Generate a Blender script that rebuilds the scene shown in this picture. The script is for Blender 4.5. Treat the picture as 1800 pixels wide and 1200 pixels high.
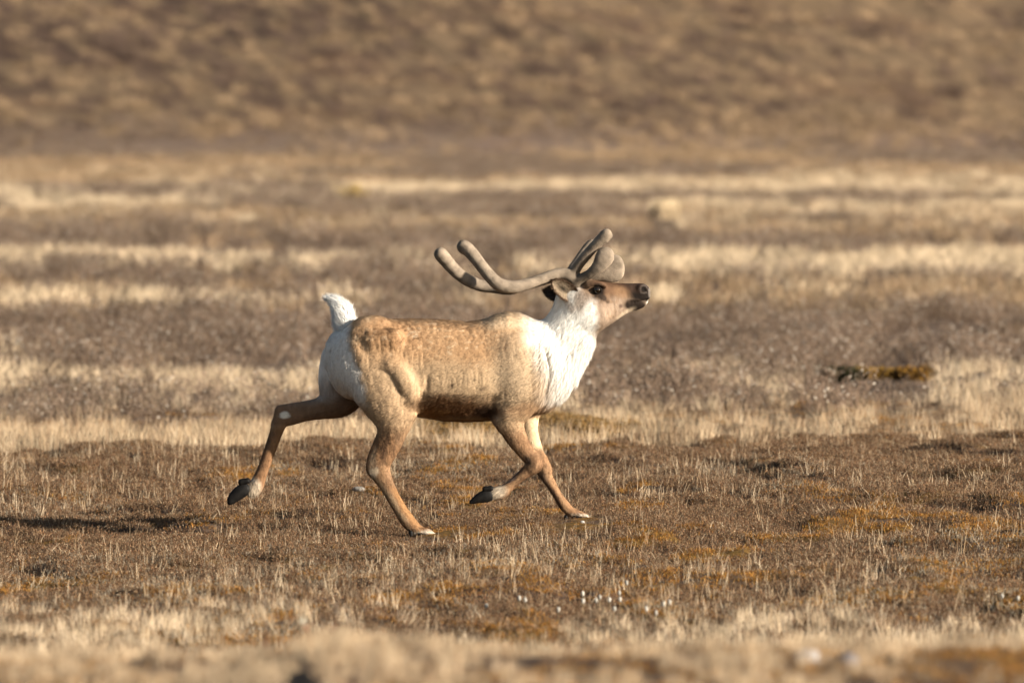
import bpy, math, random
import numpy as np
from mathutils import Vector

# ------------------------------------------------------------------ reset
for o in list(bpy.data.objects):
    bpy.data.objects.remove(o, do_unlink=True)
scene = bpy.context.scene
COL = scene.collection
R = math.radians
random.seed(7)
rng = np.random.default_rng(11)

# ------------------------------------------------------------------ camera, sky, sun, exposure
FPX, CAM_D, CAM_H, HOR = 14085.0, 45.0, 2.57, 120.0
cam_data = bpy.data.cameras.new('camera')
cam = bpy.data.objects.new('camera', cam_data)
COL.objects.link(cam)
cam.location = (0, -CAM_D, CAM_H)
cam.rotation_euler = (R(90 - 1.952), 0, 0)
cam_data.sensor_width = 36
cam_data.lens = FPX / 1800 * 36
cam_data.clip_start = 0.5
cam_data.clip_end = 5000
cam_data.dof.use_dof = True
cam_data.dof.focus_distance = 45.0
cam_data.dof.aperture_fstop = 3.4
cam_data.dof.aperture_blades = 9
scene.camera = cam

SUN_EL, SUN_A = 16.0, 26.0          # elevation; degrees the sun stands on the camera's side of "right"
w = bpy.data.worlds.new('World')
scene.world = w
w.use_nodes = True
nt = w.node_tree
sky = nt.nodes.new('ShaderNodeTexSky')
sky.sky_type = 'NISHITA'
sky.sun_disc = False
sky.sun_elevation = R(SUN_EL)
sky.sun_rotation = R(90 + SUN_A)
bg = nt.nodes['Background']
bg.inputs['Strength'].default_value = 0.05
nt.links.new(sky.outputs[0], bg.inputs[0])
sd = bpy.data.lights.new('sun', 'SUN')
sd.energy = 5.0
sd.angle = R(0.6)
sd.color = (1.0, 0.90, 0.76)
sun = bpy.data.objects.new('sun', sd)
COL.objects.link(sun)
tosun = Vector((math.cos(R(SUN_A)) * math.cos(R(SUN_EL)), -math.sin(R(SUN_A)) * math.cos(R(SUN_EL)), math.sin(R(SUN_EL))))
sun.rotation_euler = tosun.to_track_quat('Z', 'Y').to_euler()
sun.location = tosun * 30
scene.view_settings.view_transform = 'Standard'
scene.view_settings.look = 'None'
scene.view_settings.exposure = 1.22
scene.view_settings.gamma = 1
scene.render.engine = 'CYCLES'

# ------------------------------------------------------------------ small helpers
def hsh(ix, iy, iz, s):
    n = (ix * 374761393 + iy * 668265263 + iz * 2147483647 + s * 1274126177) & 0xFFFFFFFF
    n = ((n ^ (n >> 13)) * 1274126177) & 0xFFFFFFFF
    n = (n ^ (n >> 16)) & 0xFFFFFFFF
    return n / 4294967295.0

def noise3(x, y, z, s=0):
    x = np.asarray(x, float); y = np.asarray(y, float) + 0 * x; z = np.asarray(z, float) + 0 * x
    ix = np.floor(x).astype(np.int64); iy = np.floor(y).astype(np.int64); iz = np.floor(z).astype(np.int64)
    fx, fy, fz = x - ix, y - iy, z - iz
    ux, uy, uz = [f * f * (3 - 2 * f) for f in (fx, fy, fz)]
    r = 0
    for a in (0, 1):
        wx = ux if a else 1 - ux
        for b in (0, 1):
            wy = uy if b else 1 - uy
            for c in (0, 1):
                wz = uz if c else 1 - uz
                r = r + wx * wy * wz * hsh(ix + a, iy + b, iz + c, s)
    return r * 2 - 1

def fbm(x, y, z=0.0, s=0, oct=4, gain=.5):
    r = 0; a = 1; t = 0
    for i in range(oct):
        r = r + a * noise3(np.asarray(x) * 2**i + 17.3 * i, np.asarray(y) * 2**i - 9.1 * i, np.asarray(z) * 2**i, s + i)
        t += a; a *= gain
    return r / t

def sstep(a, b, x):
    t = np.clip((x - a) / (b - a), 0, 1)
    return t * t * (3 - 2 * t)

def tag(o, label=None, cat=None, group=None, kind=None):
    if label: o['label'] = label
    if cat: o['category'] = cat
    if group: o['group'] = group
    if kind: o['kind'] = kind
    return o

def mesh_np(name, V, F, C=None, smooth=False):
    """V (n,3), F (m,k) int array; C (n,3) vertex colour"""
    V = np.asarray(V, np.float32); F = np.asarray(F, np.int32)
    me = bpy.data.meshes.new(name)
    me.vertices.add(len(V)); me.vertices.foreach_set('co', V.ravel())
    k = F.shape[1]
    me.loops.add(F.size); me.loops.foreach_set('vertex_index', F.ravel())
    me.polygons.add(len(F))
    me.polygons.foreach_set('loop_start', np.arange(0, F.size, k, dtype=np.int32))
    if smooth:
        me.polygons.foreach_set('use_smooth', np.ones(len(F), bool))
    else:
        me.polygons.foreach_set('use_smooth', np.zeros(len(F), bool))
    if C is not None:
        at = me.color_attributes.new('Col', 'FLOAT_COLOR', 'POINT')
        c4 = np.ones((len(V), 4), np.float32); c4[:, :3] = C
        at.data.foreach_set('color', c4.ravel())
    me.update(calc_edges=True)
    me.validate()
    return me

def link(name, me, mat=None, parent=None):
    o = bpy.data.objects.new(name, me)
    COL.objects.link(o)
    if mat is not None:
        me.materials.clear(); me.materials.append(mat)
    if parent is not None:
        o.parent = parent
    return o

# ------------------------------------------------------------------ materials
def mat_base(name, rough=.8, spec=.2):
    m = bpy.data.materials.new(name); m.use_nodes = True
    n = m.node_tree; b = n.nodes['Principled BSDF']
    b.inputs['Roughness'].default_value = rough
    b.inputs['Specular IOR Level'].default_value = spec
    return m, n, b

def mat_col(name, rough=.8, spec=.2, bump=None, transl=0.0, rnd=0.0, mul=(1, 1, 1)):
    """vertex colour 'Col' x fine noise, optional bump, translucency for leaves"""
    m, n, b = mat_base(name, rough, spec)
    at = n.nodes.new('ShaderNodeAttribute'); at.attribute_name = 'Col'
    src = at.outputs['Color']
    mx = n.nodes.new('ShaderNodeMix'); mx.data_type = 'RGBA'; mx.blend_type = 'MULTIPLY'
    mx.inputs['Factor'].default_value = 1.0
    n.links.new(src, mx.inputs['A'])
    mx.inputs['B'].default_value = (*mul, 1)
    src = mx.outputs['Result']
    if rnd > 0:
        oi = n.nodes.new('ShaderNodeObjectInfo')
        mr = n.nodes.new('ShaderNodeMapRange')
        mr.inputs['To Min'].default_value = 1 - rnd; mr.inputs['To Max'].default_value = 1 + rnd
        n.links.new(oi.outputs['Random'], mr.inputs['Value'])
        vm = n.nodes.new('ShaderNodeVectorMath'); vm.operation = 'SCALE'
        n.links.new(src, vm.inputs[0]); n.links.new(mr.outputs[0], vm.inputs['Scale'])
        src = vm.outputs[0]
    n.links.new(src, b.inputs['Base Color'])
    if bump:
        sc, st, dist = bump
        tc = n.nodes.new('ShaderNodeTexCoord')
        nz = n.nodes.new('ShaderNodeTexNoise'); nz.inputs['Scale'].default_value = sc; nz.inputs['Detail'].default_value = 5
        n.links.new(tc.outputs['Object'], nz.inputs['Vector'])
        bp = n.nodes.new('ShaderNodeBump'); bp.inputs['Strength'].default_value = st; bp.inputs['Distance'].default_value = dist
        n.links.new(nz.outputs[0], bp.inputs['Height']); n.links.new(bp.outputs[0], b.inputs['Normal'])
    if transl > 0:
        out = n.nodes['Material Output']
        tr = n.nodes.new('ShaderNodeBsdfTranslucent'); n.links.new(src, tr.inputs['Color'])
        ms = n.nodes.new('ShaderNodeMixShader'); ms.inputs[0].default_value = transl
        n.links.new(b.outputs[0], ms.inputs[1]); n.links.new(tr.outputs[0], ms.inputs[2])
        n.links.new(ms.outputs[0], out.inputs['Surface'])
    return m

M_coat = mat_col('caribou_coat', .85, .12, bump=(70, .25, .008))
M_fur = mat_col('caribou_fur', .7, .15, transl=.12)
M_fuzz = mat_col('velvet_hair', .9, .1)
M_velvet = mat_col('antler_velvet', .95, .1, bump=(160, .35, .004))
M_plant = mat_col('dry_plant', .75, .15, transl=.10, rnd=.22)
M_heath = mat_col('heath_leaf', .75, .15, transl=.06, rnd=.38, mul=(.90, .87, .80))
M_ground = mat_col('tundra_soil', .95, .1, bump=(9, .8, .03))
M_stone = mat_col('stone', .8, .3, bump=(30, .5, .01))

def mat_plain(name, col, rough, spec, noise=None):
    m, n, b = mat_base(name, rough, spec)
    if noise:
        sc, amt = noise
        tc = n.nodes.new('ShaderNodeTexCoord')
        nz = n.nodes.new('ShaderNodeTexNoise'); nz.inputs['Scale'].default_value = sc
        cr = n.nodes.new('ShaderNodeValToRGB')
        cr.color_ramp.elements[0].position = .3; cr.color_ramp.elements[1].position = .7
        cr.color_ramp.elements[0].color = (*[c * (1 - amt) for c in col], 1)
        cr.color_ramp.elements[1].color = (*[min(1, c * (1 + amt)) for c in col], 1)
        n.links.new(tc.outputs['Object'], nz.inputs['Vector']); n.links.new(nz.outputs[0], cr.inputs[0])
        n.links.new(cr.outputs[0], b.inputs['Base Color'])
    else:
        b.inputs['Base Color'].default_value = (*col, 1)
    return m
M_eye = mat_plain('eyeball', (.012, .007, .004), .04, .8, (60, .5))
M_lid = mat_plain('eyelid_skin', (.008, .006, .005), .7, .1, (80, .4))
M_hoof = mat_plain('hoof_horn', (.006, .005, .0045), .6, .15, (40, .5))
M_nostril = mat_plain('nostril_skin', (.006, .005, .004), .35, .5, (90, .4))

# ------------------------------------------------------------------ terrain
def sm_(a, b, x): return sstep(a, b, x)
def hummock(x, y):
    n = fbm(x * 2.8, y * 1.2, 0, 57, 3)
    return sstep(.02, .14, n) * .7 + sstep(.2, .3, n) * .5

def dcrest(x):
    return 53.6 + .5 * np.clip(x / 3, -1, 1.5) + .8 * noise3(x * .5, 3.1, 0, 5)

def terrain(x, y, fine=True):
    x = np.asarray(x, float); y = np.asarray(y, float)
    d = y + CAM_D
    # the animal's own patch of ground
    tilt = .022 * np.clip(x, -5, 6) * sm_(37, 43, d) * (1 - sm_(62, 80, d))
    own = np.exp(-(x / 1.1)**4 - ((y + .3) / 1.2)**4)
    z = tilt * (1 - own) + own * (.098 * x - .002)
    near = 1 - sstep(70, 110, d)
    foc = 1.35 - 1.1 * own
    z = z + near * foc * (.045 * fbm(x * .45, y * .22, 0, 21, 3) + .03 * fbm(x * 1.6, y * .9, 0, 31, 3))
    # heath terrace ends in a lip, ground beyond lies lower
    dc = dcrest(x)
    z = z + (.025 * np.exp(-((d - dc + .8) / 1.0)**2) - .13 * sstep(dc, dc + 3.5, d) + .10 * sstep(75, 100, d))
    z = z + .10 * sstep(60, 90, d) * fbm(x * .05, y * .09, 0, 41, 3)
    # moss mound behind the belly
    z = z + .21 * np.exp(-np.abs((x - .12) / .85)**3 - ((d - 57.4) / .9)**2)
    # low hummocks with gaps
    z = z + near * sm_(31, 34, d) * (1 - .85 * own) * (.034 * hummock(x, y) + .035 * np.clip(fbm(x * 2.0, y * .8, 0, 51, 3) - .05, 0, 1) - .05 * np.clip(-fbm(x * 3.1, y * 1.3, 0, 55, 2) - .2, 0, 1))
    # foreground rise the photographer shoots over
    yc = 1176 - 24 * np.exp(-((x + .55) / .35)**2) + 14 * np.exp(-((x + .95) / .2)**2) + 10 * fbm(x * 2.2, 7.7, 0, 61, 3)
    zc = 2.57 - (yc - HOR) * 26 / FPX - .035
    f = 1 - sstep(26.2, 32.5, d)
    z = z + f * (zc + .02 * fbm(x * 3, y * 3, 0, 71, 3))
    # hill
    hd = np.clip(d - 241 + 5 * noise3(x * .02, 0, 0, 8), 0, None)
    rise = .19 * hd**2 / (hd + 5)
    rise = np.minimum(rise, 60 + .02 * rise)
    hz = sstep(4, 30, hd)
    z = z + rise + hz * (.45 * fbm((x + .3 * hd) * .05, hd * .035, 0, 81, 3) + .10 * fbm((x + .3 * hd) * .32, hd * .16, 0, 91, 3) + .07 * fbm((x + .3 * hd) * 1.9, hd * .4, 0, 95, 2))
    return z

def sm(a, b, x): return sstep(a, b, x)

def cover(x, y):
    """returns weights of plant covers at a ground point"""
    d = y + CAM_D
    dc = dcrest(x)
    wob = 3.0 * fbm(x * .12, y * .05, 0, 101, 3)
    D = d * (1 + .07 * fbm(x * .11, 0, 0, 103, 3)) + 1.1 * wob * sm(60, 120, d) * np.maximum(d / 80, 1)
    n1 = fbm(x * .35, y * .12, 0, 111, 4)
    beyond = sm(dc - .3, dc + .5, d)
    def band(a, b, f=1.5): return sm(a - f, a + f, D) * (1 - sm(b - f, b + f, D))
    shr = np.maximum.reduce([band(69.5, 85, .9), band(113, 133, 2.5) * .9, band(212, 250, 7) * .6,
                             band(60.0, 62.5, 1) * sm(.1, .7, -x / 5 + .3) * .9, band(91, 99, 3) * .55 * sm(-.3, .5, n1)])
    st = fbm(x * .16, np.log(np.maximum(d, 5)) * 16, 0, 107, 4)
    shr = np.clip(shr + 1.0 * (sm(.06, .16, st) - sm(.06, .16, -st)) * sm(58, 66, d) * .75 * (1 - .65 * band(68, 86, 1)), 0, 1)
    gra = beyond * (1 - shr)
    return dict(beyond=beyond, shrub=np.clip(shr + .35 * n1 * (shr > .05), 0, 1), grass=np.clip(gra, 0, 1), n=n1, D=D)

def ground_color(x, y):
    d = y + CAM_D
    c = cover(x, y)
    n = fbm(x * 1.2, y * .7, 0, 121, 4); n2 = fbm(x * .4, y * .2, 0, 131, 3)
    hm = hummock(x, y); heath = np.array([.10, .064, .042]); moss = np.array([.17, .095, .025]); dark = np.array([.03, .022, .018])
    C = heath + (moss - heath) * (sm(.2, .9, hm) * sm(-.2, .2, n))[:, None] + (dark - heath) * sm(.1, .6, -n)[:, None] * .7
    tan = np.array([.25, .175, .10]); red = np.array([.17, .105, .07])
    g = tan + (red - tan) * sm(-.3, .4, n2)[:, None]
    C = C + (g - C) * (c['grass'] * .85)[:, None]
    sh = np.array([.165, .115, .08])
    C = C + (sh - C) * c['shrub'][:, None]
    C = C * (1 + .45 * sm(75, 100, d) * fbm(x * .6, y * .12, 0, 125, 3))[:, None]
    mv = np.array([.21, .15, .115]); C = C + (mv - C) * (sm(205, 212, c['D']) * .6)[:, None]
    hollow_shade = np.exp(-((x + .648) / .06)**4 - ((d - 24.5) / .8)**4); C = C + (np.array([.02, .016, .012]) - C) * hollow_shade[:, None]  # dark soil colour stands for the shade in a small hollow
    # hill
    hx = x + .3 * (d - 236)
    h1 = fbm(hx * 2.6, d * .6, 0, 141, 4, .6); h2 = fbm(hx * .06, d * .06, 0, 151, 3)
    hill_t = np.array([.20, .135, .078]); hill_d = np.array([.085, .053, .037]); hill_o = np.array([.16, .095, .055])
    H = hill_t + (hill_d - hill_t) * sm(-.25, .48, h1 + .3 * h2 - .007 * x - .004 * (d - 250))[:, None]
    H = H + (hill_o - H) * (sm(.1, .5, fbm(hx * .3, d * .3, 0, 161, 3)) * .5)[:, None]
    C = C + (H - C) * sm(240, 247, d)[:, None]
    return C

def grid_sheet(name, xs_of, ds, nx, mat):
    V = []; 
    for d in ds:
        h = xs_of(d)
        xx = np.linspace(-h, h, nx)
        V.append(np.stack([xx, np.full(nx, d - CAM_D), 0 * xx], 1))
    V = np.concatenate(V); V[:, 2] = terrain(V[:, 0], V[:, 1])
    ny = len(ds)
    i = np.arange((ny - 1) * nx).reshape(ny - 1, nx)[:, :-1].ravel()
    F = np.stack([i, i + 1, i + 1 + nx, i + nx], 1)
    C = ground_color(V[:, 0], V[:, 1])
    return mesh_np(name, V, F, C, smooth=True)

hw = lambda d: d * .064 * 1.35 + 1.2
ds = np.concatenate([np.linspace(-60, 18, 14), np.linspace(20, 34, 90), np.linspace(34.1, 62, 420), 62 * (233 / 62)**np.linspace(.003, 1, 230)])
def half(d):
    h = 200.0 if d < 15 else hw(d)
    return h
# one continuous ground sheet: fine columns in view, coarse aprons beyond
def full_sheet(name, ds, nfine, mat):
    u = np.linspace(-1, 1, nfine)
    ap = np.array([1.25, 1.8, 3.2, 8, 25])
    cols = np.concatenate([-ap[::-1], u, ap])
    nx = len(cols); V = []
    for d in ds:
        h = max(hw(max(d, 8)), 3.0)
        xx = np.where(np.abs(cols) <= 1, cols * h, cols * h + np.sign(cols) * (np.abs(cols) - 1) * 12)
        V.append(np.stack([xx, np.full(nx, d - CAM_D), 0 * xx], 1))
    V = np.concatenate(V); V[:, 2] = terrain(V[:, 0], V[:, 1])
    ny = len(ds)
    i = np.arange(ny * nx).reshape(ny, nx)[:-1, :-1].ravel()
    F = np.stack([i, i + 1, i + 1 + nx, i + nx], 1)
    return link(name, mesh_np(name, V, F, ground_color(V[:, 0], V[:, 1]), smooth=True), mat)
tag(full_sheet('ground', ds, 300, M_ground), 'flat brown tundra of heath, moss and dry grass', kind='structure')
hds = np.concatenate([np.linspace(233, 300, 300), np.geomspace(302, 1500, 60)])
tag(full_sheet('hillside', hds, 420, M_ground), 'blurred brown hillside rising behind the plain', kind='structure')

# ------------------------------------------------------------------ implicit modelling (used for the animal)
def PX(px, py):
    return (px - 900) / 313.0, (925 - py) / 313.0

class Field:
    def __init__(s, lo, hi, res):
        s.lo = np.array(lo, float); s.res = res
        s.n = np.ceil((np.array(hi) - s.lo) / res).astype(int) + 1
        s.ax = [s.lo[i] + res * np.arange(s.n[i]) for i in range(3)]
        s.f = np.full(tuple(s.n), 1.0, np.float32)
    def sub(s, lo, hi, m):
        sl = []
        for i in range(3):
            a = max(0, int((lo[i] - m - s.lo[i]) / s.res)); b = min(s.n[i], int((hi[i] + m - s.lo[i]) / s.res) + 2)
            sl.append(slice(a, max(a, b)))
        return tuple(sl)
    def coords(s, sl):
        return (s.ax[0][sl[0]][:, None, None], s.ax[1][sl[1]][None, :, None], s.ax[2][sl[2]][None, None, :])
    def union(s, sl, g, k):
        f = s.f[sl]
        h = np.clip(k - np.abs(f - g), 0, None) / k
        s.f[sl] = np.minimum(f, g) - h * h * k * .25
    def carve(s, sl, g, k):
        f = s.f[sl]; g = -g
        h = np.clip(k - np.abs(f - g), 0, None) / k
        s.f[sl] = np.maximum(f, g) + h * h * k * .25
    def seg(s, a, b, ra, rb, wa, wb, k=.02, carve=False):
        """a,b = (x,y,z); r in-plane radius, w lateral half width"""
        a = np.array(a, float); b = np.array(b, float); rm = max(ra, rb, wa, wb)
        sl = s.sub(np.minimum(a, b) - rm, np.maximum(a, b) + rm, k + .03)
        X, Y, Z = s.coords(sl)
        ab = b - a; L = ab[0]**2 + ab[2]**2 + 1e-9
        t = np.clip(((X - a[0]) * ab[0] + (Z - a[2]) * ab[2]) / L, 0, 1)
        r = ra + (rb - ra) * t; ww = wa + (wb - wa) * t
        din2 = (X - a[0] - t * ab[0])**2 + (Z - a[2] - t * ab[2])**2
        dy = (Y - a[1] - t * ab[1])
        g = (np.sqrt(din2 / r**2 + (dy / ww)**2) - 1) * np.minimum(r, ww)
        (s.carve if carve else s.union)(sl, g.astype(np.float32), k)
    def tube(s, st, k=.02, sub=3, carve=False):
        """stations (px,py,y_m,r_px,w_m), Catmull-Rom through them"""
        P = np.array([[*PX(q[0], q[1]), q[2], q[3] / 313.0, q[4]] for q in st])
        if len(P) > 2 and sub > 1:
            Q = []
            E = np.vstack([2 * P[0] - P[1], P, 2 * P[-1] - P[-2]])
            for i in range(1, len(E) - 2):
                for t in np.linspace(0, 1, sub, endpoint=False):
                    Q.append(.5 * ((2 * E[i]) + (-E[i-1] + E[i+1]) * t + (2*E[i-1] - 5*E[i] + 4*E[i+1] - E[i+2]) * t*t + (-E[i-1] + 3*E[i] - 3*E[i+1] + E[i+2]) * t**3))
            Q.append(P[-1]); P = np.array(Q)
        # first make the tube itself with a hard union, then blend it in
        lo = np.minimum.reduce([[p[0] - max(p[3], p[4]), p[2] - max(p[3], p[4]), p[1] - max(p[3], p[4])] for p in P])
        hi = np.maximum.reduce([[p[0] + max(p[3], p[4]), p[2] + max(p[3], p[4]), p[1] + max(p[3], p[4])] for p in P])
        sl = s.sub(lo, hi, k + .03)
        X, Y, Z = s.coords(sl)
        G = None
        for p, q in zip(P[:-1], P[1:]):
            abx, abz = q[0] - p[0], q[1] - p[1]; L = abx**2 + abz**2 + 1e-9
            t = np.clip(((X - p[0]) * abx + (Z - p[1]) * abz) / L, 0, 1)
            r = p[3] + (q[3] - p[3]) * t; ww = p[4] + (q[4] - p[4]) * t
            din2 = (X - p[0] - t * abx)**2 + (Z - p[1] - t * abz)**2
            dy = Y - p[2] - t * (q[2] - p[2])
            g = ((np.sqrt(din2 / r**2 + (dy / ww)**2) - 1) * np.minimum(r, ww)).astype(np.float32)
            if G is None: G = g
            else:
                kk = .006
                h = np.clip(kk - np.abs(G - g), 0, None) / kk
                G = np.minimum(G, g) - h * h * kk * .25
        (s.carve if carve else s.union)(sl, G, k)
    def slices(s, st, p=2.2, k=.02, yoff=0.0):
        """stations (px, top_py, bottom_py, half width m[, p])"""
        A = np.array(st, float)
        xs = (A[:, 0] - 900) / 313; zt = (925 - A[:, 1]) / 313; zb = (925 - A[:, 2]) / 313; ww = A[:, 3]
        lo = (xs[0], -ww.max() + yoff, zb.min()); hi = (xs[-1], ww.max() + yoff, zt.max())
        sl = s.sub(lo, hi, k + .03)
        X, Y, Z = s.coords(sl)
        xv = X.ravel()
        ux = np.linspace(xs[0], xs[-1], 400)
        def itp(v):
            u = np.interp(ux, xs, v)
            kern = np.hanning(13); kern /= kern.sum()
            up = np.pad(u, 6, mode='edge'); u = np.convolve(up, kern, 'valid')
            return np.interp(xv, ux, u)[:, None, None]
        T, B, W = itp(zt), itp(zb), itp(ww)
        zc = (T + B) / 2; h = (T - B) / 2
        F = ((np.abs(Y - yoff) / W)**p + (np.abs(Z - zc) / h)**p)**(1 / p)
        g = (F - 1) * np.minimum(W, h)
        out = np.maximum(xs[0] - X, X - xs[-1])
        g = np.maximum(g, out)
        s.union(sl, (g + 0 * X).astype(np.float32), k)
    def mesh(s):
        f = s.f; nx, ny, nz = f.shape
        neg = f < 0
        c = np.zeros((nx - 1, ny - 1, nz - 1), np.int8)
        for a in (0, 1):
            for b in (0, 1):
                for d in (0, 1):
                    c += neg[a:nx-1+a, b:ny-1+b, d:nz-1+d]
        act = (c > 0) & (c < 8)
        I = np.argwhere(act)
        idx = -np.ones(act.shape, np.int64); idx[act] = np.arange(len(I))
        acc = np.zeros((len(I), 3)); cnt = np.zeros(len(I))
        crn = [(a, b, d) for a in (0, 1) for b in (0, 1) for d in (0, 1)]
        for p in crn:
            for axx in range(3):
                if p[axx] == 1: continue
                q = list(p); q[axx] = 1
                fa = f[I[:, 0] + p[0], I[:, 1] + p[1], I[:, 2] + p[2]]
                fb = f[I[:, 0] + q[0], I[:, 1] + q[1], I[:, 2] + q[2]]
                m = (fa < 0) != (fb < 0)
                t = np.where(m, fa / np.where(m, fa - fb, 1), 0)
                pt = np.repeat(np.array(p, float)[None], len(I), 0); pt[:, axx] += t
                acc[m] += pt[m]; cnt[m] += 1
        V = s.lo + s.res * (I + acc / cnt[:, None])
        Fs = []
        for axx in range(3):
            b, d = [(1, 2), (2, 0), (0, 1)][axx]
            sa = [slice(None)] * 3; sb = [slice(None)] * 3
            sa[axx] = slice(0, -1); sb[axx] = slice(1, None)
            n0 = neg[tuple(sa)]; n1 = neg[tuple(sb)]
            E = np.argwhere(n0 != n1)
            ok = (E[:, b] > 0) & (E[:, d] > 0) & (E[:, b] < f.shape[b] - 1) & (E[:, d] < f.shape[d] - 1)
            E = E[ok]
            s0 = n0[E[:, 0], E[:, 1], E[:, 2]]
            def cell(db, dd):
                q = E.copy(); q[:, b] += db; q[:, d] += dd
                return idx[q[:, 0], q[:, 1], q[:, 2]]
            quad = np.stack([cell(-1, -1), cell(0, -1), cell(0, 0), cell(-1, 0)], 1)
            quad[~s0] = quad[~s0][:, ::-1]
            Fs.append(quad)
        return V, np.concatenate(Fs)

def vnormals(V, F):
    a, b, c, d = V[F[:, 0]], V[F[:, 1]], V[F[:, 2]], V[F[:, 3]]
    n = np.cross(c - a, d - b)
    N = np.zeros_like(V)
    for i in range(4): np.add.at(N, F[:, i], n)
    return N / (np.linalg.norm(N, axis=1)[:, None] + 1e-12)

def smooth_verts(V, F, it=2, lam=.5):
    for _ in range(it):
        S = np.zeros_like(V); Cn = np.zeros(len(V))
        for i in range(4):
            np.add.at(S, F[:, i], V[F[:, (i + 1) % 4]] + V[F[:, (i - 1) % 4]]); np.add.at(Cn, F[:, i], 2)
        V = V + lam * (S / Cn[:, None] - V)
    return V

# ------------------------------------------------------------------ the caribou
caribou = bpy.data.objects.new('caribou', None); COL.objects.link(caribou)
tag(caribou, 'running caribou with pale neck, raised white tail and swept back velvet antlers on the tundra', 'caribou')

B = Field((-1.62, -.31, -.06), (.82, .31, 1.40), .0068)
B.slices([(573, 604, 645, .05), (580, 590, 668, .10), (590, 581, 686, .13), (605, 576, 698, .155), (625, 571, 703, .175), (660, 564, 706, .20),
          (700, 561, 716, .212), (740, 561, 734, .215), (780, 563, 741, .225), (820, 566, 742, .232), (850, 562, 741, .23), (872, 553, 740, .222), (893, 548.5, 738, .215),
          (915, 551, 735, .205), (945, 564, 728, .188), (965, 572, 720, .17), (985, 590, 705, .14), (1000, 610, 685, .11), (1010, 635, 665, .07)], p=2.15)
# neck
B.tube([(905, 660, 0, 66, .16), (945, 643, 0, 62, .15), (969, 621, 0, 54, .13), (988, 600, 0, 49, .112), (1003, 577, 0, 45, .098), (1015, 553, 0, 44, .09), (1018, 535, 0, 42, .085)], k=.03)
# throat and brisket bulge
B.tube([(953, 688, 0, 32, .11), (979, 663, 0, 31, .105), (1001, 630, 0, 27, .09), (1020, 600, 0, 21, .07)], k=.05)
# head
B.slices([(985, 506, 548, .05), (998, 497, 560, .078), (1012, 491, 575, .088), (1030, 489.5, 584, .09), (1045, 492.5, 585, .09), (1060, 495.5, 579, .083),
          (1076, 497, 569, .069), (1090, 498, 559, .058), (1101, 498.5, 552, .051), (1112, 498.5, 547, .047), (1122, 498, 545, .046), (1131, 498.5, 541, .044), (1138, 502, 534, .038), (1143, 508, 525, .026)], p=2.3, k=.025)
# brow ridge, cheek muscle, muzzle pad, jaw
for sgn in (-1, 1):
    B.tube([(1034, 500, sgn * .07, 8, .025), (1048, 499, sgn * .082, 6, .02), (1062, 501, sgn * .07, 5, .018)], k=.015)
    B.tube([(1035, 560, sgn * .06, 16, .03), (1052, 556, sgn * .062, 14, .025)], k=.03)
    B.tube([(1046, 510, sgn * .092, 8, .012), (1054, 510, sgn * .088, 8, .012)], k=.012, carve=True)
    B.tube([(1127, 508, sgn * .036, 8, .017), (1135, 511, sgn * .03, 7, .016)], k=.012)
    B.tube([(1131, 508, sgn * .052, 3.6, .012), (1135, 512, sgn * .048, 2.8, .012)], k=.006, carve=True)
    B.tube([(1141, 527, sgn * .03, 1.6, .03), (1126, 530, sgn * .045, 1.6, .012), (1108, 532, sgn * .05, 1.3, .008)], k=.006, carve=True)
# near hind leg
slim = lambda st: [(a, b, y_, r_ - (1.6 if r_ < 16.5 else .8 if r_ < 24 else 0), w_ - (.003 if r_ < 24 else 0)) for a, b, y_, r_, w_ in st]
nh = [(655, 612, -.085, 58, .105), (668, 655, -.115, 60, .095), (688, 697, -.13, 51, .085), (693, 728, -.135, 36, .062), (691, 752, -.13, 26, .045), (682, 782, -.125, 22, .035),
      (669, 806, -.12, 20.5, .033), (666, 822, -.12, 19.5, .033), (677, 845, -.12, 15, .028), (691, 872, -.12, 12.6, .0235), (706, 897, -.12, 12.6, .023), (718, 915, -.12, 13.5, .026), (732, 928, -.12, 11, .028), (748, 933, -.12, 7.5, .03), (761, 938, -.12, 4.5, .026)]
B.tube(slim(nh), k=.03)
B.tube([(668, 765, -.125, 6, .014), (656, 795, -.12, 6, .013), (650.5, 818, -.12, 6, .017), (653, 828, -.12, 6.5, .02)], k=.009)      # heel cord and hock point
# far hind leg, thrown back
fh = [(612, 640, .09, 50, .08), (605, 675, .12, 46, .075), (594, 704, .13, 32, .06), (565, 719, .135, 20.5, .043), (535, 725, .135, 18, .036), (508, 732, .135, 18.5, .033), (493, 739, .135, 15.5, .031),
      (484, 762, .135, 12.5, .026), (475, 788, .135, 11.8, .023), (464, 818, .135, 11.2, .022), (455, 842, .135, 12, .024), (448, 858, .135, 14, .028), (440, 866, .135, 12, .028)]
B.tube(slim(fh), k=.03)
B.tube([(530, 716, .135, 6, .015), (505, 718.5, .135, 6, .016), (490, 721, .135, 6, .02), (487, 728, .135, 6, .02)], k=.009)
B.tube([(944, 803, -.12, 7, .024), (945, 816, -.12, 7.5, .026), (938, 824, -.12, 6, .022)], k=.01)
B.tube([(954, 812, .12, 8, .024), (961, 828, .12, 7.5, .024)], k=.01)
# near fore leg, folded
nf = [(918, 640, -.115, 58, .095), (908, 690, -.135, 44, .075), (898, 728, -.135, 27, .055), (899, 748, -.13, 22, .045), (909, 770, -.125, 18.5, .036), (924, 792, -.12, 15.5, .03),
      (937, 810, -.12, 14.5, .03), (930, 823, -.12, 12.2, .028), (911, 840, -.12, 9.8, .022), (894, 855, -.12, 10, .022), (882, 864, -.12, 12.5, .027), (870, 867, -.12, 12.5, .027)]
B.tube(slim(nf), k=.03)
B.tube([(872, 735, -.135, 9, .03), (884, 745, -.135, 12, .03)], k=.02)    # elbow
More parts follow.
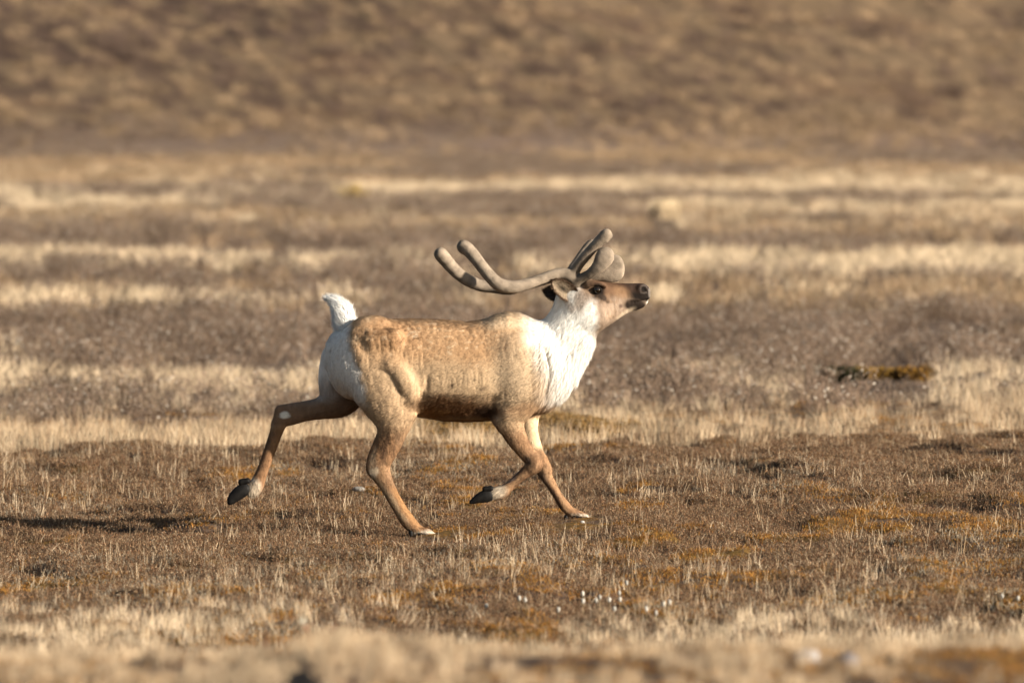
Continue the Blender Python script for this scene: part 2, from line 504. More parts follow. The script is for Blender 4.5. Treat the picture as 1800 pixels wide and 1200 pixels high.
# far fore leg, planted
ff = [(925, 690, .11, 42, .075), (930, 728, .125, 20, .05), (932, 760, .12, 15.5, .036), (940, 792, .12, 15, .031), (950, 820, .12, 14.5, .031), (962, 842, .12, 11.5, .025), (976, 866, .12, 9.6, .022), (990, 888, .12, 10.6, .024), (1002, 901, .12, 10, .027), (1018, 906, .12, 7.5, .03), (1033, 911, .12, 4.5, .026)]
B.tube(slim(ff), k=.03)
# muscles of the thigh, creases between them
B.tube([(690, 640, -.185, 17, .04), (712, 668, -.195, 17, .04), (724, 692, -.18, 13, .035)], k=.03)
B.tube([(628, 610, -.145, 13, .04), (640, 640, -.165, 12, .04)], k=.016)
B.tube([(660, 600, -.16, 20, .05), (690, 596, -.175, 18, .045)], k=.03)
B.tube([(640, 634, -.226, 2.6, .008), (655, 664, -.234, 2.6, .007), (668, 688, -.236, 2.2, .006)], k=.022, carve=True)
B.tube([(662, 650, -.232, 2.2, .009), (680, 654, -.241, 2.6, .011), (694, 672, -.243, 3.2, .012), (705, 694, -.238, 2.2, .010)], k=.024, carve=True)
B.tube([(752, 662, -.232, 2.2, .014), (749, 682, -.230, 3, .018), (742, 704, -.21, 4, .022), (735, 722, -.18, 5, .03)], k=.02, carve=True)
# armpit hollow and shoulder lines
B.tube([(868, 705, -.22, 5, .022), (868, 724, -.2, 8, .03), (866, 736, -.17, 7, .03)], k=.025, carve=True)
B.tube([(905, 620, -.20, 24, .035), (912, 665, -.195, 24, .035)], k=.05)
B.tube([(958, 610, -.188, 2.0, .012), (966, 650, -.178, 2.2, .013), (957, 690, -.180, 2.0, .012)], k=.024, carve=True)
BV, BF = B.mesh()
del B
BV = smooth_verts(BV, BF, 2, .5)
BN = vnormals(BV, BF)

def pxy(V): return V[:, 0] * 313 + 900, 925 - V[:, 2] * 313

def blob(px, py, cx, cy, sx, sy, rot=0.0, hard=1.0):
    c, s = math.cos(R(rot)), math.sin(R(rot))
    dx, dy = px - cx, py - cy
    u = (dx * c + dy * s) / sx; v = (-dx * s + dy * c) / sy
    r = np.sqrt(u * u + v * v)
    return 1 - sstep(1 - .5 * hard, 1 + .5 * hard, r)

def coat_color(V):
    px, py = pxy(V)
    y = V[:, 1]
    # ragged borders: warp the pattern with noise
    wx = 7 * fbm(px * .06, py * .06, y * 20, 201, 3); wy = 7 * fbm(px * .06, py * .06, y * 20 + 5, 202, 3)
    qx, qy = px + wx, py + wy
    def c(*a): return np.array(a)
    col = np.tile(c(.50, .345, .21), (len(V), 1))
    def mix(wt, cc, k=1.0):
        nonlocal col
        col = col + (np.asarray(cc) - col) * np.clip(wt * k, 0, 1)[:, None]
    torso = 1 - sstep(735, 760, py)
    # saddle and flank
    mix(blob(qx, qy, 765, 598, 160, 46, 2), c(.42, .255, .135), .92)
    mix(blob(qx, qy, 690, 585, 55, 24, 8), c(.30, .165, .08), .55)
    mix(blob(qx, qy, 800, 665, 110, 34), c(.53, .38, .235), .6)
    mix(blob(qx, qy, 845, 615, 45, 32, 20), c(.42, .25, .13), .45)
    mix(blob(qx, qy, 895, 562, 45, 14), c(.66, .50, .33), .7)
    mix(blob(qx, qy, 915, 650, 48, 62), c(.55, .41, .27), .7)
    # back top edge pale
    # belly rust
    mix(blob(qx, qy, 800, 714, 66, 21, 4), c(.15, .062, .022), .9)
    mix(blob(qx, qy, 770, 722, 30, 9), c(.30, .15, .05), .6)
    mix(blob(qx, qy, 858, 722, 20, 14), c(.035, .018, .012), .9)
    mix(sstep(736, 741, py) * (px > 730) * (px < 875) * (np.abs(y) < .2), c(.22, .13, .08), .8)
    # neck and chest white
    edge = 948 + (qy - 560) * .10 + 12 * np.sin(qy * .03)
    mix(sstep(-34, 22, qx - edge) * (1 - sstep(712, 726, qy + (px - 950) * .3)), c(.88, .84, .78))
    mix(blob(qx, qy, 925, 716, 42, 13, -8), c(.44, .27, .15), .75)
    mix(blob(qx, qy, 905, 735, 30, 14), c(.55, .38, .23), .6)
    # rump patch
    redge = 613 + np.clip(qy - 600, 0, 200) * .33
    mix(sstep(-10, 6, redge - qx) * (1 - sstep(690, 722, qy)), c(.80, .75, .69))
    # legs
    leg = sstep(738, 775, qy)
    mix(leg, c(.29, .165, .087))
    mix(leg * sstep(.02, .3, fbm(px * .12, py * .03, y * 30, 215, 3)), c(.13, .072, .042), .6)
    mix(leg * sstep(.0, .6, fbm(px * .05, py * .02, y * 5, 211, 2)), c(.33, .21, .125), .5)
    mix((y < 0) * blob(qx, qy, 676, 785, 5, 32, 12), c(.09, .05, .03), .8)  # groove beside the heel cord, painted as a dark shade line
    mix((y < 0) * blob(qx, qy, 655, 805, 5, 22, 14), c(.46, .33, .21), .7)
    mix((y < 0) * blob(qx, qy, 690, 880, 5, 52, -33), c(.44, .31, .19), .75)
    mix((y < 0) * blob(qx, qy, 708, 878, 5, 50, -33), c(.17, .085, .04), .7)
    mix((y < 0) * blob(qx, qy, 904, 850, 34, 3.5, -38), c(.36, .22, .12), .7)
    mix((y > 0) * blob(qx, qy, 982, 872, 3.5, 50, -30), c(.36, .22, .12), .7)
    mix((y > 0) * (px > 905) * blob(qx, qy, 972, 874, 3.5, 46, -30), c(.06, .035, .025), .7)
    mix((y > 0) * (px < 560) * blob(qx, qy, 472, 805, 4.5, 44, 17), c(.42, .25, .13), .7)  # sunlit front of the cannon painted brighter
    mix((y < 0) * blob(qx, qy, 668, 812, 12, 2.5), c(.05, .03, .02), .5)  # short groove across the hock, its shade painted dark
    # near hind: pale point of the hock and shank
    mix(blob(qx, qy, 657, 828, 9, 9) * (y < 0), c(.70, .58, .42), .8)
    mix(blob(qx, qy, 672, 830, 7, 18) * (y < 0), c(.36, .22, .12), .6)
    mix(blob(qx, qy, 712, 890, 7, 40, -32) * (y < 0), c(.42, .23, .10), .7)
    # far hind: brown inside of the leg, shaded upper part painted darker
    fhm = (y > .03) * (px < 645)
    mix(fhm * sstep(655, 700, qy) * (1 - sstep(745, 760, py)), c(.20, .115, .068), .9)
    mix(fhm * blob(qx, qy, 590, 688, 40, 14, -20), c(.45, .40, .36), .5)
    mix(fhm * blob(px + .5 * wx, py + .5 * wy, 500, 731, 8.5, 7, -20, .4), c(.80, .75, .64), .95)
    mix(fhm * sstep(745, 760, py), c(.24, .13, .066), .9)
    mix(fhm * blob(qx, qy, 462, 800, 5, 45, 17) * (py > 760), c(.12, .07, .045), .6)  # rear of the cannon painted dark as its shaded side
    # near fore: darker shin, shade painted in the hollow of the knee
    nfm = (y < 0) * (px > 860) * (py > 745)
    mix(nfm * blob(qx, qy, 931, 790, 9, 34, -35), c(.36, .21, .115), .8)
    mix(nfm * blob(qx, qy, 926, 806, 4, 12, -35), c(.05, .035, .03), .8)
    mix(nfm * blob(qx, qy, 903, 838, 18, 4, -40), c(.14, .11, .10), .7)
    # far fore: pale above, brown shank
    ffm = (y > 0) * (px > 905) * (py > 735)
    mix(ffm * (1 - sstep(780, 800, qy)), c(.74, .56, .36), .8)
    mix(ffm * blob(qx, qy, 948, 838, 9, 22, -25), c(.12, .08, .06), .7)
    # white fetlock cuffs
    for cx, cy, sx, sy, sg in ((872, 862, 19, 13, -1), (440, 860, 16, 17, 1), ):
        mix((y * sg > 0) * blob(px + .4 * wx, py + .4 * wy, cx, cy, sx, sy, 0, .9), c(.66, .56, .43), .8)
    for cx, cy, sx, sy, sg in ((742, 934, 26, 5.5, -1), (1018, 911, 24, 5, 1)):
        mix((y * sg > 0) * blob(px + .4 * wx, py + .4 * wy, cx, cy, sx, sy, 0, .9), c(.78, .70, .58), .9)
    # ---- face
    f = sstep(1040, 1058, qx)
    mix(f, c(.27, .175, .108), .9)
    mix(blob(qx, qy, 1040, 497, 26, 10), c(.33, .20, .11), .85)
    mix(blob(px, py + .5 * wy, 1080, 503, 50, 17, 6), c(.075, .040, .023), 1.1)
    mix(blob(px, py + .3 * wy, 1096, 515, 26, 10, 10), c(.34, .20, .11), .6)
    mix(blob(qx, qy, 1052, 512, 26, 22), c(.13, .075, .045), .75)
    mix(sstep(1086, 1116, px + 1.2 * wx - .3 * (py - 510)) * (1 - sstep(524, 540, py + .6 * wy)), c(.014, .010, .008), 1.1)
    mix(blob(px, py, 1120, 505, 20, 9), c(.06, .035, .024), .7)
    mix(blob(px + .3 * wx, py, 1117, 537, 19, 11, 8, .6), c(.022, .015, .011), 1.1)
    mix(blob(px, py, 1142, 514, 2.5, 10, 0, .6), c(.18, .155, .135), .8)
    mix(blob(px, py, 1131.5, 508, 5, 5, 0, .5), c(.008, .006, .005))
    mix((np.abs(np.hypot(px - 1131.5, (py - 508.5)) - 7) < 1.4) * (px < 1139), c(.09, .075, .065), .6)
    mix(blob(px, py, 1140, 533, 3.6, 6, 30, .7), c(.62, .56, .48), .9)
    mix(blob(px, py, 1100, 553, 18, 6, -35), c(.66, .53, .38), .6)
    mix(blob(px, py, 1050, 511, 12.5, 14, 0, .6), c(.016, .010, .008))
    mix(blob(px, py, 1060, 523, 8, 5, 40, .6), c(.035, .024, .018), .9)
    mix(blob(px, py, 1068, 530, 3.5, 3), c(.05, .03, .02), .8)
    mix(blob(px, py, 1091, 538, 3.2, 3.4), c(.09, .06, .05), .9)
    mix(blob(px, py, 1074, 557, 9, 4, -20), c(.25, .17, .11), .6)  # shade of the cheek crease painted in
    mix(blob(px, py, 1033, 506, 10, 10), c(.20, .12, .075), .6)
    mix(blob(px, py, 1004, 535, 6, 12, -30), c(.30, .2, .13), .5)
    mix(blob(px, py, 1066, 535, 32, 22) * sstep(.05, .35, fbm(px * .16, py * .10, y * 30, 281, 3)), c(.20, .125, .075), .55)
    mix(blob(qx, qy, 1027, 520, 15, 24, 15) * (px > 1010), c(.22, .14, .085), .7)
    # flank marks
    mix((y < 0) * blob(px, py, 796, 675, 3.5, 4.2), c(.05, .03, .02), .9)
    mix((y < 0) * blob(px, py, 850, 681, 4, 5), c(.12, .08, .05), .6)
    # mottling: moulting winter coat
    m = fbm(px * .10, py * .10, y * 30, 221, 4, .6)
    mx2 = blob(px, py, 750, 595, 190, 55)
    mix(sstep(.28, .5, m) * mx2 * torso, c(.22, .12, .06), .6)
    mix(sstep(.28, .5, -m) * mx2 * torso, c(.70, .55, .38), .55)
    t1 = fbm(px * .22, py * .30, y * 30, 291, 2)
    bk = blob(px, py, 755, 592, 165, 36) * (y < .1)
    mix(bk * sstep(.40, .55, t1), c(.62, .46, .30), .55)
    mix(bk * sstep(.30, .44, -t1) * (.35 + .8 * blob(px, py, 690, 585, 60, 28)), c(.13, .07, .035), .7)
    fn = 1 + .30 * fbm(px * .34, py * .075, y * 60, 231, 3) * np.clip(col.mean(1) * -1.2 + 1.5, .45, 1)
    cl = fbm(px * .13, py * .028, y * 14, 241, 3)
    fn = fn * (1 - .28 * blob(px, py, 810, 655, 200, 85) * (1 - sstep(.0, .09, np.abs(cl))) * (y < 0))  # flank crease lines darkened, shade painted into the coat
    nl = fbm(px * .13 + py * .045, py * .028, y * 16, 251, 3)
    nk = sstep(930, 960, px) * sstep(575, 600, py) * (1 - sstep(1035, 1055, px)) * (1 - sstep(712, 726, py))
    fn = fn * (1 - .22 * nk * (1 - sstep(.0, .05, np.abs(nl))))  # neck folds get their shade as darker hair colour
    return np.clip(col * fn[:, None], .004, .9)

# coat relief: tufts and creases pushed into the surface itself
bpx, bpy_ = pxy(BV)
flank = blob(bpx, bpy_, 800, 650, 260, 120) 
rough_ = blob(bpx, bpy_, 740, 590, 160, 42)
cr = fbm(bpx * .13, bpy_ * .028, BV[:, 1] * 14, 241, 3)
cr2 = fbm(bpx * .16, bpy_ * .12, BV[:, 1] * 40, 245, 3)
disp = .0011 * flank * sstep(-.25, .35, fbm(bpx * .03, bpy_ * .03, BV[:, 1] * 8, 249, 2)) * 1.3 * (np.clip(np.abs(cr) * 4.0, 0, 1) - .6) + .0022 * rough_ * cr2
disp += .0018 * blob(bpx, bpy_, 790, 715, 90, 30) * fbm(bpx * .14, bpy_ * .14, BV[:, 1] * 40, 247, 3)
neckm = sstep(930, 960, bpx) * sstep(560, 590, bpy_) * (1 - sstep(1040, 1060, bpx))
nn = fbm(bpx * .13 + bpy_ * .045, bpy_ * .028, BV[:, 1] * 16, 251, 3)
disp += .0022 * neckm * (np.clip(np.abs(nn) * 4.0, 0, 1) - .8)
thigh = blob(bpx, bpy_, 690, 700, 60, 70)
legs_ = sstep(745, 770, bpy_)
disp += .0012 * legs_ * (1 - (BV[:, 1] > 0) * .6) * fbm(bpx * .16, bpy_ * .05, BV[:, 1] * 60, 271, 3)
disp += .0022 * blob(bpx, bpy_, 1075, 545, 30, 18) * fbm(bpx * .2, bpy_ * .1, BV[:, 1] * 40, 275, 2)
disp += .0018 * thigh * fbm(bpx * .12, bpy_ * .05, BV[:, 1] * 40, 261, 3)
BV = BV + BN * disp[:, None]
BN = vnormals(BV, BF)
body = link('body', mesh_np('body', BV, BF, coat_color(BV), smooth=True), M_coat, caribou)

# ---- fur strands
def sample_surface(V, F, n, wfun):
    A = V[F]; area = np.linalg.norm(np.cross(A[:, 2] - A[:, 0], A[:, 3] - A[:, 1]), axis=1) * .5
    cen = A.mean(1)
    p = area * wfun(cen); p /= p.sum()
    fi = rng.choice(len(F), n, p=p)
    u, v = rng.random(n), rng.random(n)
    A = V[F[fi]]
    w4 = np.stack([(1-u)*(1-v), u*(1-v), u*v, (1-u)*v], 1)
    return (A * w4[:, :, None]).sum(1), fi, w4

def fur(name, P, N, D, L, Wd, C, mat, parent, lift=.26, jit=.26, cj=.17, nj=.15, cl=.12):
    """flat tapering strands: root P, normal N, flow D (unit), length L, width Wd"""
    n = len(P); lift = np.broadcast_to(np.asarray(lift, float), (n,))
    J = rng.normal(size=(n, 3)) * jit
    # clumping: shared jitter from smooth noise
    q = P * np.array([42, 42, 17])
    J += cl * np.stack([noise3(q[:, 0], q[:, 1], q[:, 2], 301), noise3(q[:, 0], q[:, 1], q[:, 2], 302), noise3(q[:, 0], q[:, 1], q[:, 2], 303)], 1)
    T = D - (D * N).sum(1)[:, None] * N
    T /= np.linalg.norm(T, axis=1)[:, None] + 1e-9
    T = T + J; T -= (T * N).sum(1)[:, None] * N
    T /= np.linalg.norm(T, axis=1)[:, None] + 1e-9
    d0 = T + N * (lift * (.6 + .8 * rng.random(n)))[:, None]; d0 /= np.linalg.norm(d0, axis=1)[:, None]
    S = np.cross(T, N); S /= np.linalg.norm(S, axis=1)[:, None] + 1e-9
    S = S + N * (rng.normal(size=n) * .35)[:, None]; S /= np.linalg.norm(S, axis=1)[:, None]
    Wd = Wd[:, None]; L = L[:, None]
    root = P - N * .001
    mid = root + d0 * L * .5
    tip = mid + (d0 - N * (lift * .55)[:, None]) * L * .5
    V = np.concatenate([root - S * Wd * .5, root + S * Wd * .5, mid - S * Wd * .4, mid + S * Wd * .4, tip])
    i = np.arange(n)
    F = np.concatenate([np.stack([i, i + n, i + 3*n], 1), np.stack([i, i + 3*n, i + 2*n], 1), np.stack([i + 2*n, i + 3*n, i + 4*n], 1)])
    # make faces look outwards
    a, b, c_ = V[F[:, 0]], V[F[:, 1]], V[F[:, 2]]
    fn = np.cross(b - a, c_ - a); NN = np.concatenate([N, N, N])
    fl = (fn * NN).sum(1) < 0
    F[fl] = F[fl][:, ::-1]
    k = (1 + np.asarray(cj) * rng.normal(size=n))[:, None]
    Cc = np.clip(C * k, .003, .92)
    me = mesh_np(name, V, F, np.concatenate([Cc * .88, Cc * .88, Cc, Cc, np.clip(Cc * 1.08, 0, .93)]), smooth=True)
    Ns = N + nj * rng.normal(size=(n, 3)) + .10 * d0; Ns /= np.linalg.norm(Ns, axis=1)[:, None]
    NV = np.concatenate([Ns] * 5)
    me.normals_split_custom_set_from_vertices(NV.astype(np.float32))
    o = link(name, me, mat, parent)
    o['kind'] = 'stuff'
    return o

def body_density(c):
    px, py = pxy(c)
    return np.where(c[:, 1] < .06, 1.0, .35) * np.where(py > 745, 1.3, 1.0) * np.where(px > 1030, 1.6, 1.0)
NB = 260000
P, fi, w4 = sample_surface(BV, BF, NB, body_density)
N = (BN[BF[fi]] * w4[:, :, None]).sum(1); N /= np.linalg.norm(N, axis=1)[:, None]
px, py = pxy(P)
D = np.tile(np.array([-.85, 0, -.45]), (NB, 1))
legm = (py > 745)
D[legm] = (.1, 0, -1)
fhl = (P[:, 1] > .03) & (px < 640) & (py > 690) & (py < 750)
D[fhl] = (-1, 0, -.1)
m = (px > 860) & (P[:, 1] < 0) & (py > 815); D[m] = (-.75, 0, -.6)
m = ((px > 690) & (px < 770) | (px > 960)) & (py > 850); D[m] = (.6, 0, -.8)
m = (px > 950) & (py < 745) & (px < 1060); D[m] = (-.45, 0, -.9)
m = (px > 1060) & (py < 600); D[m] = (-1, 0, -.1)
m = (px < 640) & (py < 700); D[m] = (-.35, 0, -1)
L = np.full(NB, .017)
L = np.where(blob(px, py, 760, 590, 180, 40) > .3, .016, L)
L = np.where((px > 940) & (px < 1065), .024, L)
mane = (px > 945) & (N[:, 0] > .35) & (N[:, 2] < .5) & (px < 1060)
L = np.where(mane, .034 + .03 * rng.random(NB)**2, L)
L = L + .014 * sstep(.7, 1, N[:, 2]) * rng.random(NB)**2 * (py < 600) * (px < 950)
L = np.where((py > 700) & (py < 745) & (N[:, 2] < -.2), .026, L)
L = np.where(py > 735, .013 + .004 * (N[:, 0] < -.5), L)
t_ = sstep(1020, 1056, px + .35 * (560 - py)) * (py < 640); L = L * (1 - t_) + .008 * t_
L = np.where((px > 1085) & (py < 560), .005, L)
cuff = (blob(px, py, 741, 931, 28, 8) + blob(px, py, 1015, 909, 26, 8) + blob(px, py, 866, 863, 12, 12) + blob(px, py, 442, 858, 12, 14)) > .5
L = np.where(cuff, .030, L)
LF = np.where(mane, .28, np.where((px > 940) & (px < 1060) & (py < 730), .18, .12)); LF = np.where(cuff, .3, LF); LF = np.where(py > 735, .22, LF); LF = np.where((py < 600) & (px < 950), .12 + .10 * sstep(.7, 1, N[:, 2]), LF); LF = np.where((N[:, 2] < -.3) & (py < 745), .3, LF)
dist_eye = np.hypot(px - 1050, py - 510)
keep = (dist_eye > 12) & ~((px > 1118) & (py < 525))
L *= .7 + .6 * rng.random(NB)
Wd = np.where(L < .009, .0014, .0019)
fur('fur', P[keep], N[keep], D[keep], L[keep], Wd[keep], coat_color(P[keep]), M_fur, caribou, lift=LF[keep], jit=.17, cj=np.where(py > 735, .24, np.where(px > 950, .08, .13))[keep], nj=.16, cl=.10)

# ---- antlers
def velvet(V, N):
    px, py = pxy(V)
    n = fbm(V[:, 0] * 30, V[:, 1] * 30, V[:, 2] * 30, 401, 3)
    c = np.array([.235, .188, .142]) * (1 + .55 * n)[:, None]
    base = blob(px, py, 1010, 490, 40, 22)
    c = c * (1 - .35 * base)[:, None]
    return c
def antler(tubes, y0, y1):
    F_ = Field((-.46, y0, 1.24), (.68, y1, 1.72), .0052)
    for t, k in tubes: F_.tube([(q[0], q[1], q[2], q[3] * 1.06, q[4] * 1.04) for q in t], k=k, sub=4)
    V, F = F_.mesh(); V = smooth_verts(V, F, 1, .5); Nn = vnormals(V, F)
    V = V + Nn * (.0012 * fbm(V[:, 0] * 60, V[:, 1] * 60, V[:, 2] * 60, 402, 2))[:, None]
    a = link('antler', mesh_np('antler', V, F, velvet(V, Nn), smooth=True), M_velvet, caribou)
    n = 18000
    P, fi, w4 = sample_surface(V, F, n, lambda c: np.ones(len(c)))
    N = (Nn[F[fi]] * w4[:, :, None]).sum(1); N /= np.linalg.norm(N, axis=1)[:, None]
    f = fur('velvet_fuzz', P, N, rng.normal(size=(n, 3)), .0045 + .003 * rng.random(n), np.full(n, .0013), velvet(P, N) * 1.7, M_fuzz, a, lift=1.9, jit=.5, cj=.15)
    return a
antler([([(1016, 508, -.035, 12, .036), (1008, 491, -.05, 11, .034), (990, 480.5, -.075, 8.6, .028), (968, 484, -.11, 8.2, .026), (943, 493, -.15, 8.2, .026), (920, 500, -.18, 9.2, .029), (900, 503, -.20, 10.2, .031),
          (878, 499, -.215, 10.4, .032), (861, 484, -.215, 9.8, .031), (844, 463, -.20, 9.6, .031), (827, 442, -.18, 10.4, .033), (815, 433, -.165, 11.2, .035)], .012),
        ([(1006, 484, -.05, 9, .03), (1013, 471, -.06, 8, .026), (1030, 449, -.085, 8, .025), (1048, 429, -.11, 8, .025), (1061, 416, -.125, 9, .026), (1066, 411, -.13, 8.5, .025)], .008),
        ([(1062, 418, -.125, 8, .022), (1069, 414, -.12, 6.5, .02)], .01),
        ([(1010, 494, -.055, 9.5, .028), (1022, 489, -.07, 7.5, .026), (1037, 481, -.095, 7.5, .022), (1051, 469, -.115, 10, .020), (1060, 456, -.125, 13, .019), (1064, 448, -.13, 13.5, .018)], .006)],
       -.27, .01)
antler([([(1016, 508, .035, 12, .036), (1006, 492, .06, 10, .034), (985, 486, .12, 8.4, .028), (955, 494, .19, 8.2, .028), (925, 503, .24, 8.8, .03), (895, 511, .27, 9, .031), (868, 508, .285, 9, .031),
          (845, 505, .285, 9.2, .031), (822, 495.5, .275, 9.6, .031), (801, 480, .26, 9.8, .032), (785, 462, .24, 10.4, .033), (774, 449, .225, 11.2, .035)], .012),
        ([(1004, 478, .07, 8, .028), (1018, 458, .10, 7.5, .026), (1034, 436, .13, 7.5, .025), (1042, 429, .14, 6.5, .022)], .014),
        ([(1012, 494, .045, 9, .03), (1036, 488, .03, 8, .024), (1062, 476, .02, 12, .018), (1080, 462, .015, 12.5, .016)], .012),
        ([(1036, 488, .03, 6, .022), (1062, 482, .02, 10, .017), (1081, 482, .015, 12.5, .016)], .012),
        ([(1070, 472, .02, 14, .014), (1082, 472, .015, 12, .014)], .02)],
       -.03, .34)

# ---- ears
def ear(sgn, base, tip, droop, colin, colout, name='ear'):
    """cupped leaf: base and tip in px, opening towards the camera side"""
    bx, bz = PX(*base); tx, tz = PX(*tip)
    b = np.array([bx, sgn * .075, bz]); t = np.array([tx, sgn * droop, tz])
    ax = t - b; Ln = np.linalg.norm(ax); ax /= Ln
    up = np.array([.55, 0, .83]); side = np.cross(ax, [0, 1, 0]); side /= np.linalg.norm(side)
    out = np.array([0.0, -1.0, 0.0]) * 1.0
    out = out - ax * (out @ ax); out /= np.linalg.norm(out)
    side = np.cross(ax, out)
    nu, nv = 26, 21
    V = []; C = []
    for layer in (0, 1):
        for i in range(nu):
            u = i / (nu - 1)
            wdt = (.020 + .028 * math.sin(math.pi * min(1, u * .98 + .06)**.85)) * (1 - .93 * max(0, (u - .78) / .22)**2.2)
            for j in range(nv):
                v = -1 + 2 * j / (nv - 1)
                cup = .026 * (1 - v * v) * (1 - .35 * u) * (1.1 - .6 * u)
                p = b + ax * Ln * u + side * wdt * v - out * cup
                thick = .007 * (1 - v * v * .7) * (1 - .5 * u) + .002
                if layer: p = p - out * thick
                V.append(p)
                e = abs(v)
                if layer == 0:
                    dk = math.exp(-((v + .0) / .33)**2 - ((u - .5) / .26)**2)  # darkens the middle of the cup, standing for shade inside the ear
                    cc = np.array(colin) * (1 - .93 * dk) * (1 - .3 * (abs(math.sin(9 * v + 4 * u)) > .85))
                    if e > .8 or u > .9: cc = np.array([.14, .09, .06])
                else:
                    cc = np.array(colout)
                C.append(cc)
    V = np.array(V); C = np.array(C); F = []
    q = nu * nv
    for i in range(nu - 1):
        for j in range(nv - 1):
            a = i * nv + j
            F.append((a, a + 1, a + nv + 1, a + nv)); F.append((q + a, q + a + nv, q + a + nv + 1, q + a + 1))
    for i in range(nu - 1):
        for j in (0, nv - 1):
            a = i * nv + j; F.append((a, a + nv, q + a + nv, q + a))
    for j in range(nv - 1):
        for i in (0, nu - 1):
            a = i * nv + j; F.append((a, a + 1, q + a + 1, q + a))
    F = np.array(F)
    o = link(name, mesh_np(name, V, F, C, smooth=True), M_coat, caribou)
    N = vnormals(V, F)
    n = 7000
    P, fi, w4 = sample_surface(V, F, n, lambda c: np.ones(len(c)))
    Nn = (N[F[fi]] * w4[:, :, None]).sum(1); Nn /= np.linalg.norm(Nn, axis=1)[:, None] + 1e-9
    fidx = F[fi][:, 0]; inner = fidx < q
    # face normal of the sampled face, so that both skins grow outwards
    A = V[F[fi]]; fnn = np.cross(A[:, 2] - A[:, 0], A[:, 3] - A[:, 1]); fnn /= np.linalg.norm(fnn, axis=1)[:, None] + 1e-12
    want = np.where(inner[:, None], out[None], -out[None]); fl = (fnn * want).sum(1) < 0; fnn[fl] *= -1
    dk = (C[F[fi]] * w4[:, :, None]).sum(1)
    fur('ear_fur', P, fnn, np.tile(ax, (n, 1)) , .012 + .014 * rng.random(n), np.full(n, .0016), dk * 1.05, M_fur, o, lift=.6, jit=.35, cj=.25, nj=.3)
    return o
ear(-1, (1014, 526), (970, 492), .135, (.50, .385, .27), (.20, .13, .085))
ear(1, (1005, 524), (955, 512), .13, (.10, .07, .055), (.05, .036, .03))  # far ear in darker colours than the near one, painting its shade

# ---- eyes
def uvsphere(r, sx=1, sy=1, sz=1, nu=24, nv=14):
    V = [(0, 0, r * sz)]
    for i in range(1, nv):
        th = math.pi * i / nv
        for j in range(nu):
            ph = 2 * math.pi * j / nu
            V.append((r * sx * math.sin(th) * math.cos(ph), r * sy * math.sin(th) * math.sin(ph), r * sz * math.cos(th)))
    V.append((0, 0, -r * sz)); F = []
    for i in range(nv - 2):
        for j in range(nu):
            a = 1 + i * nu + j; b = 1 + i * nu + (j + 1) % nu
            F.append((a, a + nu, b + nu, b))
    for j in range(nu):
        F.append((0, 1 + j, 1 + (j + 1) % nu, 0)); k = 1 + (nv - 2) * nu
        F.append((k + j, len(V) - 1, k + (j + 1) % nu, k + j))
    me = bpy.data.meshes.new('m')
    me.from_pydata(V, [], [f if len(set(f)) == 4 else tuple(dict.fromkeys(f)) for f in F])
    for p in me.polygons: p.use_smooth = True
    me.update()
    return me
for sgn in (-1, 1):
    ex, ez = PX(1050, 509.5)
    e = link('eye', uvsphere(.0225), M_eye, caribou); e.location = (ex, sgn * .0795, ez)
    # eyelid ring: almond torus
    V = []; F = []; nu, nv = 32, 8
    for i in range(nu):
        a = 2 * math.pi * i / nu
        cx = .0215 * math.cos(a); cz = .0165 * math.sin(a) - .003 * math.cos(a)
        for j in range(nv):
            b = 2 * math.pi * j / nv
            rr = .0030 + .002 * (math.sin(a) > 0)
            V.append((cx + rr * math.cos(b) * math.cos(a), sgn * rr * math.sin(b) * -1, cz + rr * math.cos(b) * math.sin(a)))
            F.append((i * nv + j, ((i + 1) % nu) * nv + j, ((i + 1) % nu) * nv + (j + 1) % nv, i * nv + (j + 1) % nv))
    l = link('eyelid', mesh_np('eyelid', V, F, smooth=True), M_lid, e)
    l.location = (0, sgn * .012, 0)

# ---- hooves: two claws and two dewclaws each, one mesh per foot
def hoof(y, claws, dews):
    xs = [q[0] for t in claws + dews for q in t]; ys = [q[1] for t in claws + dews for q in t]
    x0, z1 = PX(min(xs) - 20, min(ys) - 20); x1, z0 = PX(max(xs) + 20, max(ys) + 20)
    H = Field((x0, y - .07, z0), (x1, y + .07, z1), .0035)
    for s_ in (-1, 1):
        for t in claws: H.tube([(a, b, y + s_ * (.017 + .004 * i), r, w_) for i, (a, b, r, w_) in enumerate(t)], k=.002)
        for t in dews: H.tube([(a, b, y + s_ * .026, r, w_) for (a, b, r, w_) in t], k=.002)
    V, F = H.mesh(); V = smooth_verts(V, F, 1, .4)
    return link('hoof', mesh_np('hoof', V, F, smooth=True), M_hoof, caribou)
hoof(-.12, [[(858, 870, 10.5, .017), (845, 873, 8.5, .017), (828, 881, 3.5, .011)]], [[(863, 857, 4.5, .011), (852, 858, 4.5, .010)]])
hoof(.135, [[(428, 863, 10.5, .017), (418, 869, 10.5, .018), (407, 879, 8, .014), (402, 886, 4, .010)]], [[(433, 848, 5, .011), (422, 850, 5.5, .011)]])
hoof(-.12, [[(738, 938, 6, .018), (755, 941, 4.5, .018), (769, 943, 2.5, .012)]], [[(722, 934, 4, .010), (723, 939, 3.5, .01)]])
hoof(.12, [[(1010, 914, 5.5, .018), (1026, 915, 4.5, .018), (1042, 916, 2.6, .012)]], [[(995, 911, 3.5, .010), (995, 915, 3.5, .01)]])

